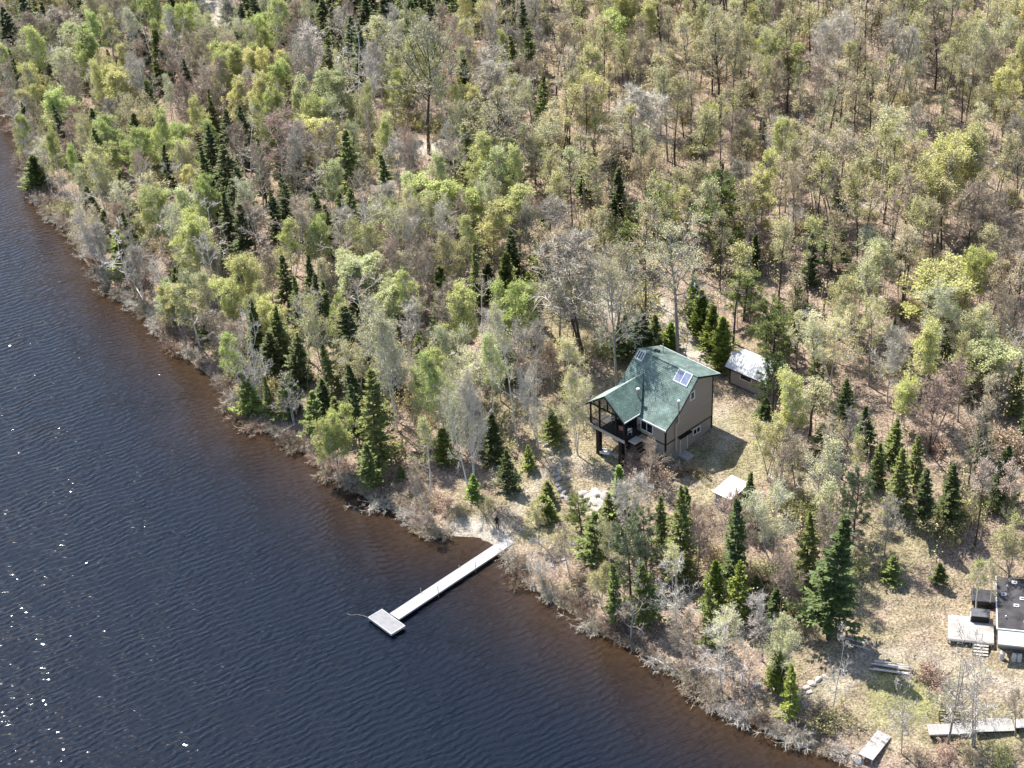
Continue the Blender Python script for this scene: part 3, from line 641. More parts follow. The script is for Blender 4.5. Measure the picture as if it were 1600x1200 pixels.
# boardwalk pieces stored along the lower right shore
for i, (x0, y0, x1, y1, wd, lab) in enumerate(((1450,1140.5,1519,1138,1.35,'grey boardwalk section left of the twin trunks on the lower right shore'),(1520,1134,1583,1132,1.7,'widest pale boardwalk section right of the twin trunks on the lower shore'),(1585,1131,1650,1129,1.15,'narrow boardwalk section at the right edge of the lower shore'))):
    zz = max(gz(*hit(x0, y0)[:2]), gz(*hit(x1, y1)[:2]), gz(*hit(x0, y0-18)[:2])*.8)+.2; a = at(x0, y0, zz); b = at(x1, y1, zz); az = math.atan2(b[1]-a[1], b[0]-a[0]); ln = float(np.hypot(*(b-a)[:2])); bw = empty('boardwalk_section', (a[0], a[1], zz), az, lab, 'boardwalk', 'boardwalk sections on the shore')
    n = int(ln/.15)
    pm = MB().box(.012, ln/n-.012, -wd/2, wd/2, .0, .05).mesh('plank', boardM)
    for k in range(n):
        o = obj('plank', pm, bw); o.location = (k*ln/n, 0, .003*(k % 2))
    for s in (-1, 1): MB().box(0, ln, s*(wd/2-.1)-.04, s*(wd/2-.1)+.04, -.18, -.005).build('beam', blackM if i else frm, bw)
    for k in range(3): MB().box(.2+k*(ln-.5)/2, .35+k*(ln-.5)/2, -.4, .4, -.9, -.19).build('support', black2, bw)
zz = max(gz(*hit(1355.5, 1183)[:2]), gz(*hit(1383, 1147)[:2]), gz(*hit(1372, 1141)[:2]), .45)+.12; a = at(1352.5,1183.5,zz); b = at(1382,1146.5,zz); az = math.atan2(b[1]-a[1], b[0]-a[0]); ln = float(np.hypot(*(b-a)[:2]))
bw = empty('small_jetty', (a[0], a[1], zz), az, 'short weathered grey jetty at the lower right waterline', 'dock')
n = 24; pm = MB().box(.006, ln/n-.006, -.72, .72, 0, .05).mesh('plank', gw)
for k in range(n): o = obj('plank', pm, bw); o.location = (k*ln/n, 0, .004*(k % 3))
for s in (-1, 1): MB().box(0, ln, s*.6-.05, s*.6+.05, -.22, -.005).build('beam', gw, bw)
for x in (.2, ln-.3):
    for s in (-.6, .5): MB().box(x, x+.1, s, s+.1, -1.3, -.23).build('post', gw, bw)
a = hit(1484, 1130); bn = empty('metal_rack', a, R(-8), 'black metal frame rack lying behind the left boardwalk section', 'rack')
for y, z in ((0,.1),(.0,.5),(.5,.55),(.9,.5)): MB().box(-.95, .95, y, y+.08, z, z+.07).build('rail', blackM, bn)
for x in (-.95, -.3, .35, .9): MB().box(x, x+.06, 0, .98, .04, .12).box(x, x+.05, 0, .05, .12, .5).box(x, x+.05, .92, .97, .12, .5).build('strut', blackM, bn)
# log piles
lw = mat('silver_driftwood', (.46,.42,.39), .9, .2, 2)
for nm, (x0,y0,x1,y1), cnt, r, lab in (('log_pile',(1366,1043,1424,1053),9,.09,'stack of long grey poles at the edge of the grass clearing'),('branch_pile',(1322,1002,1362,1014),9,.045,'thin white branches in the shade left of the grass clearing')):
    a = hit(x0,y0); b = hit(x1,y1); az = math.atan2(b[1]-a[1], b[0]-a[0]); ln = float(np.hypot(*(b-a)[:2])); e = empty(nm, a, az, lab, 'logs'); rr = random.Random(3)
    for k in range(cnt):
        y = rr.uniform(-.5,.5); z = r+.17*(k//4); dx = rr.uniform(-.4,.3)
        MB().tube((dx,y,z), (ln+dx*.8,y+rr.uniform(-.4,.4),z+(b[2]-a[2])+rr.uniform(0,.12)), r*rr.uniform(.8,1.3), r*.6, 7).build('log', lw, e)
# fire ring
e = empty('fire_ring', hit(1037.5, 808), 0, 'round rusty steel fire ring on the grass below the cottage', 'fire pit')
ringv = MB()
for k in range(16):
    a0 = 2*math.pi*k/16; a1 = 2*math.pi*(k+1)/16
    vs_ = [(r*math.cos(a_), r*math.sin(a_), z) for a_ in (a0, a1) for r in (.42,.5) for z in (0,.3)]
    ringv.add(vs_, [(0,1,5,4),(2,6,7,3),(1,3,7,5),(0,4,6,2)])
ringv.build('ring', mat('rusty_steel', (.16,.08,.05), .8, .4, 5), e)
MB().tube((0,0,-.02), (0,0,.06), .4, .4, 14).build('ash', mat('ash', (.10,.095,.09), .95, .3, 6), e)

# ---------------------------------------------------------------- rocks
def rock_mesh(seed, name='rock'):
    import bmesh
    r = random.Random(seed); bm = bmesh.new(); bmesh.ops.create_icosphere(bm, subdivisions=2, radius=1)
    pl_ = [(Vector((r.gauss(0,1),r.gauss(0,1),r.gauss(0,1))).normalized(), r.uniform(.6,.9)) for _ in range(9)]
    for v in bm.verts:
        for n, d in pl_:
            k = v.co.dot(n)
            if k > d: v.co -= n*(k-d)*.9
        v.co *= 1+r.uniform(-.04,.04)
    me = bpy.data.meshes.new(name); bm.to_mesh(me); bm.free(); return me
rks = [rock_mesh(i) for i in range(6)]
rM = dict(pale=mat('pale_rock', (.46,.42,.37), .9, .2, 3), grey=mat('grey_rock', (.32,.31,.31), .9, .3, 3), white=mat('white_rock', (.40,.385,.36), .9, .15, 3))
def rocks(lst, key, what, group):
    lst = sorted(lst)
    for i, (x, y, s) in enumerate(lst):
        p = hit(x, y); me = rks[(i*7+int(x)) % 6].copy(); me.materials.append(rM[key])
        o = obj('rock', me, None, label=f'{ORD[i]} from the left of the {what}', cat='rock', group=group)
        o.location = (p[0], p[1], p[2]+s*.04); o.rotation_euler = (.1*i, .2, i*1.7); o.scale = (s, s*.75, s*.5)
ORD = ['first','second','third','fourth','fifth','sixth','seventh','eighth','ninth','tenth','eleventh','twelfth','thirteenth','fourteenth','fifteenth','sixteenth','seventeenth','eighteenth','nineteenth','twentieth']+['%d'%i+('st' if i % 10 == 1 else 'nd' if i % 10 == 2 else 'rd' if i % 10 == 3 else 'th') for i in range(21, 80)]
rocks([(912,772,.7),(922,776,.9),(933,772,.8),(944,776,.7),(950,771,.6),(928,784,.8),(940,788,.7),(935,796,.5),(918,787,.6),(930,768,.6)], 'pale', 'pale flat rocks between cottage and shore firs', 'pale rock patch')
rocks([(868,742,.45),(873,749,.55),(871,758,.5),(876,765,.5),(882,770,.5),(879,776,.5),(886,780,.45),(874,737,.4),(890,786,.35),(889,745,.45)], 'grey', 'grey boulders in the row above the dock', 'grey boulder row')
rocks([(1204,1146,.3),(1222,1154,.35),(1232,1157,.4),(1253,1161,.75),(1263,1163,.5),(1342,1190,.6),(1318,1178,.3),(1332,1184,.4)], 'white', 'pale stones on the lower right waterline', 'waterline stones')
rocks([(1258,1075,.5),(1268,1068,.55),(1278,1062,.5),(1290,1058,.4),(1265,1082,.4),(1258,1100,.45),(1183,1070,.5),(1248,1086,.35)], 'pale', 'pale rocks between the shore birches at lower right', 'pale rocks by the shore birches')
rocks([(895,850,.5),(881,875,.35),(905,884,.4),(915,888,.45),(815,828,.3),(935,868,.35),(863,884,.4)], 'grey', 'scattered rocks right of the dock landing', 'scattered rocks')
rocks([(845,690,.4),(852,697,.35),(858,705,.4),(850,712,.35),(862,716,.4),(866,728,.4),(872,692,.35),(884,688,.35)], 'pale', 'flat stepping stones left of the porch', 'stepping stones')
# ---------------------------------------------------------------- trees: shared meshes
def unit(v): return v/np.maximum(np.linalg.norm(v, axis=-1, keepdims=True), 1e-9)
def grow(rng, P0, D0, Ln, K, wig, up):
    N = len(P0); P = np.zeros((N, K+1, 3)); P[:, 0] = P0; d = unit(D0.copy()); st = (Ln/K)[:, None]
    for k in range(K):
        P[:, k+1] = P[:, k]+d*st
        d = unit(d+rng.normal(0, wig, (N, 3))+np.array([0, 0, up]))
    return P
def spawn(rng, P, per, f0, f1, ang, wang=.25):
    N, K1, _ = P.shape; f = rng.uniform(f0, f1, (N, per)); g = f*(K1-1); i = np.minimum(g.astype(int), K1-2); a = (g-i)[..., None]
    idx = np.arange(N)[:, None]; A = P[idx, i]; B = P[idx, i+1]; pos = A*(1-a)+B*a; tg = unit(B-A)
    r = unit(rng.normal(0, 1, pos.shape)); r = unit(r-tg*(r*tg).sum(-1, keepdims=True))
    an = ang+rng.normal(0, wang, (N, per))[..., None]; d = tg*np.cos(an)+r*np.sin(an)
    return pos.reshape(-1, 3), d.reshape(-1, 3), f.ravel(), np.repeat(np.arange(N), per)
def tubes(P, r0, r1, sides=4):
    """P [N,K+1,3] paths, radii at start and end -> verts, quads"""
    N, K1, _ = P.shape; tg = unit(np.gradient(P, axis=1)); a = unit(np.cross(tg, np.array([.31, .17, .93]))); b = np.cross(tg, a)
    t = np.linspace(0, 1, K1)[None, :, None]; r = (np.asarray(r0)[:, None, None]*(1-t)+np.asarray(r1)[:, None, None]*t)
    V = np.stack([P+a*r*math.cos(2*math.pi*s/sides)+b*r*math.sin(2*math.pi*s/sides) for s in range(sides)], 2)  # N,K1,S,3
    base = (np.arange(N)[:, None, None]*K1+np.arange(K1-1)[None, :, None])*sides; s = np.arange(sides)[None, None, :]; s2 = (s+1) % sides
    F = np.stack([base+s, base+s2, base+s2+sides, base+s+sides], -1).reshape(-1, 4)
    return V.reshape(-1, 3), F
def tris(rng, P, D, Ln, W):
    n = len(P); r = unit(np.cross(unit(D), rng.normal(0, 1, (n, 3)))); h = r*(np.asarray(W)/2).reshape(-1, 1)
    V = np.stack([P-h, P+h, P+unit(D)*np.asarray(Ln).reshape(-1, 1)], 1).reshape(-1, 3)
    return V, np.arange(3*n).reshape(-1, 3)
def diamonds(rng, P, D, Ln, W, flat=None):
    n = len(P); D = unit(D); s = unit(np.cross(D, rng.normal(0, 1, (n, 3)) if flat is None else flat+rng.normal(0, .45, (n, 3))))
    Ln = np.asarray(Ln).reshape(-1, 1); W = np.asarray(W).reshape(-1, 1)
    m_ = P+D*Ln*.45; V = np.stack([P, m_+s*W/2, P+D*Ln, m_-s*W/2], 1).reshape(-1, 3)
    return V, np.arange(4*n).reshape(-1, 4)
def merge(parts):
    Vs = []; Fs = []; mi = []; off = 0
    for V, F, k in parts:
        Vs.append(V); Fs.append(F+off); mi.append(np.full(len(F), k)); off += len(V)
    # keep order: mesh_np concatenates in list order
    return np.concatenate(Vs), Fs, np.concatenate(mi)
def decid(seed, H=12., cs=.35, spread=3.4, nl=15, leaf=0, lsize=.16, stems=1, per=(6, 4), twl=.6, twn=4, rt_=.013, ang_lo=54, ang_hi=16, wig=.14, lw=.058, uplift=.085):
    rng = np.random.default_rng(seed); TP = []; TR = []
    d0 = np.stack([rng.normal(0, .05 if stems == 1 else .17, stems), rng.normal(0, .05 if stems == 1 else .17, stems), np.ones(stems)], 1)
    T = grow(rng, np.zeros((stems, 3))+rng.normal(0, .12, (stems, 3))*[1, 1, 0]*(stems > 1), d0, np.full(stems, H*.97)*rng.uniform(.85, 1, stems) if stems > 1 else np.array([H*.97]), 12, .045, .05)
    T[:, 0, 2] = -.5
    r0 = H*rt_/math.sqrt(stems)*np.ones(stems)
    trunk = [tubes(T, r0, r0*.15, 6)+(0,)]
    # limbs
    f = np.sort(rng.uniform(cs, .97, (stems, nl)), 1)
    g = f*12; i = np.minimum(g.astype(int), 11); a = (g-i)[..., None]; idx = np.arange(stems)[:, None]
    pos = (T[idx, i]*(1-a)+T[idx, i+1]*a).reshape(-1, 3); fr = (f.ravel()-cs)/(1-cs)
    th = rng.uniform(0, 6.28)+np.arange(len(fr))*2.4+rng.normal(0, .3, len(fr)); el = np.radians(ang_lo+(ang_hi-ang_lo)*fr+rng.normal(0, 8, len(fr)))
    D = np.stack([np.cos(th)*np.sin(el), np.sin(th)*np.sin(el), np.cos(el)], 1)
    Ll = spread*np.sqrt(np.clip(1-((fr-.30)/.80)**2, .12, 1))*rng.uniform(.5, 1.25, len(fr))
    L = grow(rng, pos, D, Ll, 5, wig, uplift); lr = r0[0]*(.42-.25*fr); trunk.append(tubes(L, lr, lr*.3, 4)+(0,))
    p2, d2, f2, o2 = spawn(rng, L, per[0], .2, 1., .65); l2 = Ll[o2]*(.55-.25*f2)
    B = grow(rng, p2, d2, l2, 3, wig*1.2, uplift); trunk.append(tubes(B, lr[o2]*.32+.006, np.full(len(B), .010), 3)+(0,))
    p3, d3, f3, o3 = spawn(rng, B, per[1], .15, 1., .7); l3 = np.maximum(l2[o3]*.5, .35)
    Bb = grow(rng, p3, d3, l3, 2, .15, uplift)
    crown = []
    V, F = tris(rng, p3, Bb[:, 2]-Bb[:, 0], l3*1.1, np.full(len(p3), lw)); crown.append((V, F, 1))
    p4, d4, f4, o4 = spawn(rng, Bb, twn, .1, 1., .7); V, F = tris(rng, p4, d4, rng.uniform(.5, 1.2, len(p4))*twl, np.full(len(p4), lw*.75)); crown.append((V, F, 1))
    if leaf:
        kb = rng.uniform(0, 1, len(p2)) > .28; kk = kb[o3][o4]; p4, d4 = p4[kk], d4[kk]
        tip = p4+unit(d4)*rng.uniform(.2, .8, (len(p4), 1))*twl
        tip = np.repeat(tip, leaf, 0)+rng.normal(0, .16, (len(tip)*leaf, 3)); n = len(tip)
        V, F = diamonds(rng, tip, rng.normal(0, 1, (n, 3))+[0, 0, -.3], rng.uniform(.7, 1.4, n)*lsize, rng.uniform(.5, .9, n)*lsize, np.array([0, 0, 1.])); crown.insert(0, (V, F, 0))
    tv, tf, tm = merge(trunk); cv, cf, cm = merge(crown)
    return dict(H=H, trunk=mesh_np('trunk', tv, tf, [BARK['grey']], tm), crown=mesh_np('crown', cv, cf, [LEAF['fresh'], TWIG['tan']], cm))
def spruce(seed, H=12., Rm=2.0, base=.06, nw=36, nb=8, droop=(-.28, .45), sl=.34, pw=.85, ns=9, ww=.15, upt=.09):
    rng = np.random.default_rng(seed)
    T = grow(rng, np.zeros((1, 3)), np.array([[0, 0, 1.]]), np.array([H]), 8, .01, .03); T[:, 0, 2] = -.4
    tr = [tubes(T, np.array([H*.013]), np.array([.015]), 6)+(0,)]
    t = np.repeat(np.linspace(base, .985, nw), nb)+rng.normal(0, .006, nw*nb); t = np.clip(t, base, .99); t = np.where(rng.uniform(0, 1, len(t)) < .5, t, np.round(t*nw*.5)/(nw*.5))
    th = rng.uniform(0, 6.28, len(t)); Rr = (Rm*(1-t)**pw+.12)*rng.uniform(.42, 1.15, len(t))
    lob = 1+.22*np.sin(th*2+seed)+.14*np.sin(t*40+seed); Rr *= lob
    el = droop[0]+(droop[1]-droop[0])*t**1.5+rng.normal(0, .1, len(t))
    D = np.stack([np.cos(th)*np.cos(el), np.sin(th)*np.cos(el), np.sin(el)], 1)
    g = t*8; i = np.minimum(g.astype(int), 7); a = (g-i)[:, None]; pos = T[0, i]*(1-a)+T[0, i+1]*a
    B = grow(rng, pos, D, Rr, 4, .06, upt); tr.append(tubes(B[::2], np.full(len(B[::2]), .025), np.full(len(B[::2]), .008), 3)+(0,))
    cr = []
    for s in (-1, 1, 0):
        n = ns if s else 2
        p, d, f, o = spawn(rng, B, n, .22, 1.0, .0, .05)
        side = unit(np.cross(unit(d), np.array([0, 0, 1.])))*s
        dd = unit(d)*.75+side*.8+rng.normal(0, .16, d.shape)+np.array([0, 0, -.12]); ln = sl*(.55+.75*Rr[o]/Rm)*rng.uniform(.7, 1.25, len(p))*(1.15-.45*f)
        V, F = diamonds(rng, p, dd, ln, np.full(len(p), ww)*rng.uniform(.7, 1.3, len(p)), np.array([0, 0, 1.])); cr.append((V, F, 0))
    tv, tf, tm = merge(tr); cv, cf, cm = merge(cr)
    return dict(H=H, trunk=mesh_np('trunk', tv, tf, [BARK['dark']], tm), crown=mesh_np('crown', cv, cf, [NEED['dark']], cm))
def pine(seed, H=10., Rm=2.6, nt=420):
    rng = np.random.default_rng(seed)
    T = grow(rng, np.zeros((1, 3)), np.array([[0, 0, 1.]]), np.array([H]), 8, .02, .03); T[:, 0, 2] = -.4
    t = np.sort(rng.uniform(.18, .97, 60)); th = rng.uniform(0, 6.28, 60); Rr = Rm*np.sqrt(np.clip(1-((t-.42)/.62)**2, .03, 1))*rng.uniform(.6, 1.1, 60)
    D = np.stack([np.cos(th), np.sin(th), .15+.5*t], 1); g = t*8; i = g.astype(int); a = (g-i)[:, None]; pos = T[0, i]*(1-a)+T[0, i+1]*a
    B = grow(rng, pos, D, Rr, 4, .09, .06); tr = [tubes(T, np.array([H*.014]), np.array([.02]), 6)+(0,), tubes(B, np.full(60, .05), np.full(60, .015), 3)+(0,)]
    p, d, f, o = spawn(rng, B, nt//60, .35, 1.02, .6); c = p+unit(d)*rng.uniform(.05, .5, (len(p), 1))
    c = np.repeat(c, 26, 0)+rng.normal(0, .05, (len(c)*26, 3)); dd = rng.normal(0, 1, c.shape)+[0, 0, .8]
    V, F = diamonds(rng, c, dd, rng.uniform(.2, .42, len(c)), np.full(len(c), .055)); tv, tf, tm = merge(tr)
    return dict(H=H, trunk=mesh_np('trunk', tv, tf, [BARK['dark']], tm), crown=mesh_np('crown', V, [F], [NEED['blue']]))
def shrub(seed, n=46, H=1.9, lean=.8, spread=.8, tw=9, leaf=False):
    rng = np.random.default_rng(seed); p = np.column_stack([rng.normal(0, .5, n), rng.normal(0, .8, n), np.full(n, -.15)])
    d = np.column_stack([rng.normal(lean*.8, spread*.6, n), rng.normal(0, spread*.7, n), np.ones(n)])
    P = grow(rng, p, d, rng.uniform(.6, 1.25, n)*H, 5, .16, -.12)
    st_ = tubes(P, np.full(n, .022), np.full(n, .008), 3)+(0,)
    p2, d2, f, o = spawn(rng, P, tw, .25, 1., .55); V, F = tris(rng, p2, d2, rng.uniform(.35, .9, len(p2)), np.full(len(p2), .045))
    p3 = p2+unit(d2)*.3; p3 = np.repeat(p3, 3, 0); V2, F2 = tris(rng, p3, np.repeat(d2, 3, 0)+rng.normal(0, .6, p3.shape), rng.uniform(.2, .55, len(p3)), np.full(len(p3), .036))
    parts = [(V, F, 1), (V2, F2, 1)]
    if leaf:
        q = np.repeat(p2+unit(d2)*.4, 5, 0)+rng.normal(0, .12, (len(p2)*5, 3)); V3, F3 = diamonds(rng, q, rng.normal(0, 1, q.shape), np.full(len(q), .12), np.full(len(q), .08), np.array([0, 0, 1.])); parts.insert(0, (V3, F3, 0))
    cv, cf, cm = merge(parts)
    return dict(H=H, trunk=mesh_np('stems', st_[0], [st_[1]], [TWIG['grey']]), crown=mesh_np('twigs', cv, cf, [LEAF['olive'], TWIG['grey']], cm))
TPL = dict(
    full=[decid(s, 12, .36, 2.8, 16, leaf=5, lsize=.19, stems=st) for s, st in ((11, 1), (12, 2), (13, 1), (14, 3))],
    light=[decid(s, 12, .38, 2.9, 14, leaf=2, lsize=.15, stems=st) for s, st in ((21, 1), (22, 1), (23, 2), (24, 3))],
    bare=[decid(s, 12, .30, 3.5, 18, stems=st, per=(7, 5), twn=4, twl=.65) for s, st in ((31, 1), (32, 2), (33, 1), (34, 2))],
    pole=[decid(s, 12, .52, 2.0, 11, leaf=2, lsize=.15, per=(5, 4), rt_=.012, ang_lo=50) for s in (41, 42, 43, 44)],
    oak=[decid(s, 14, .42, 4.8, 17, per=(7, 5), leaf=1, lsize=.16, twn=4, twl=.7, rt_=.016, ang_lo=58) for s in (35, 36)],
    dead=[decid(s, 10, .28, 3.6, 11, stems=st, per=(5, 4), twn=3, twl=.5, rt_=.015, ang_lo=80, ang_hi=30, wig=.24, uplift=.1, lw=.07) for s, st in ((51, 1), (52, 2), (53, 1))],
    spruce=[spruce(s, 12, R_, ww=.2, sl=.42, pw=p_, base=b_, nb=n_) for s, R_, p_, b_, n_ in ((61,2.35,.85,.06,8),(62,2.1,1.0,.16,7),(63,2.6,.8,.05,8),(64,2.0,.7,.2,6),(65,2.4,.95,.1,7))],
    spire=[spruce(s, 12, 1.6, nw=40, nb=8, ns=8, ww=.18) for s in (71, 72)],
    fir=[spruce(s, 6, 1.5, nw=22, nb=7, droop=(-.05, .6), sl=.36, ns=7) for s in (81, 82)],
    cedar=[spruce(s, 7, 1.6, nw=30, nb=10, droop=(.3, 1.1), sl=.42, pw=.55, ns=6, ww=.2, upt=.2) for s in (91, 92)],
    pine=[pine(s) for s in (101, 102)],
    shrub=[shrub(s) for s in (111, 112, 113)],
    bush=[shrub(s, 34, 1.5, 0, .9, 8, True) for s in (121, 122)])
KIND = dict(full='birch_tree', light='maple_tree', bare='bare_tree', oak='spreading_tree', pole='young_maple', dead='dead_tree', spruce='spruce_tree', spire='slim_spruce', fir='fir_tree', cedar='cedar_tree', pine='pine_tree', shrub='shore_shrub', bush='bush')
CAT = dict(full='tree', light='tree', bare='tree', oak='tree', pole='tree', dead='tree', spruce='tree', spire='tree', fir='tree', cedar='tree', pine='tree', shrub='shrub', bush='bush')
CONIF = ('spruce', 'spire', 'fir', 'cedar', 'pine')
WIDTH = dict(full=6.2, light=6.2, bare=7.0, oak=10.0, pole=4.0, dead=7.0, spruce=4.0, spire=2.7, fir=3.0, cedar=3.2, pine=5.2, shrub=3, bush=2.6)
PROTO = {}
ALL = []; rnd = random.Random(77)
def put(kind, base, h, wm=1.0, col='fresh', bark=None, twig=None, lean=(0, 0), label=None, rz=None, var=None, spot=None):
    tl = TPL[kind]; vi = rnd.randrange(len(tl)) if var is None else var; T = tl[vi]
    root = bpy.data.objects.new(KIND[kind], None); C.objects.link(root)
    root.location = (float(base[0]), float(base[1]), float(base[2])-.05); root.rotation_euler = (lean[0], lean[1], 0)
    root.empty_display_size = .3
    s = h/T['H']; rz_ = rnd.uniform(0, 6.28) if rz is None else rz
    names = ('trunk', 'crown') if kind not in ('shrub', 'bush') else ('stems', 'twigs')
    for nm, me in zip(names, (T['trunk'], T['crown'])):
        key = (kind, vi, nm)
        if key not in PROTO: PROTO[key] = bpy.data.objects.new(nm, me); o = PROTO[key]
        else: o = PROTO[key].copy(); o.name = nm
        C.objects.link(o); o.parent = root; o.scale = (s*wm, s*wm, s); o.rotation_euler = (0, 0, rz_)
        def slot(i, M): o.material_slots[i].link = 'OBJECT'; o.material_slots[i].material = M
        if nm in ('trunk', 'stems'): slot(0, BARK[bark or ('dark' if kind in CONIF else 'grey')] if nm == 'trunk' else TWIG[twig or 'grey'])
        elif kind in CONIF: slot(0, NEED[col])
        else: slot(0, LEAF[col if col in LEAF else 'olive']); slot(1, TWIG[twig or 'tan'])
    root['category'] = CAT[kind]
    ALL.append(dict(o=root, kind=kind, col=col, twig=twig, bark=bark, label=label, p=np.array(base, float), h=h)); return root
def heropx(kind, tx_, ty_, by_, wpx, col='dark', bark=None, twig=None, label=None, bx_=None, var=None):
    """top pixel, base row, crown width in pixels of the photograph -> stands on the ground where that base is"""
    hp = by_-ty_; bx_ = bx_ if bx_ is not None else tx_-(.03-(tx_-800)/4300*.0)*0+hp*(0.045-(tx_-800)/4300)
    b = hit(bx_, by_); h = max(1.0, zon(b[:2], ty_)-b[2]); top = px([b[0], b[1], b[2]+h]); D_ = float(np.linalg.norm(b-CAM)); mpp = D_/FPX
    ln = math.atan2((tx_-top[0])*mpp, h); ln = max(-.35, min(.35, ln))
    wm = (wpx*mpp)/(WIDTH[kind]*h/TPL[kind][0]['H'])
    return put(kind, b, h, max(.45, min(2.2, wm)), col, bark, twig, (0, ln), label, var=var)
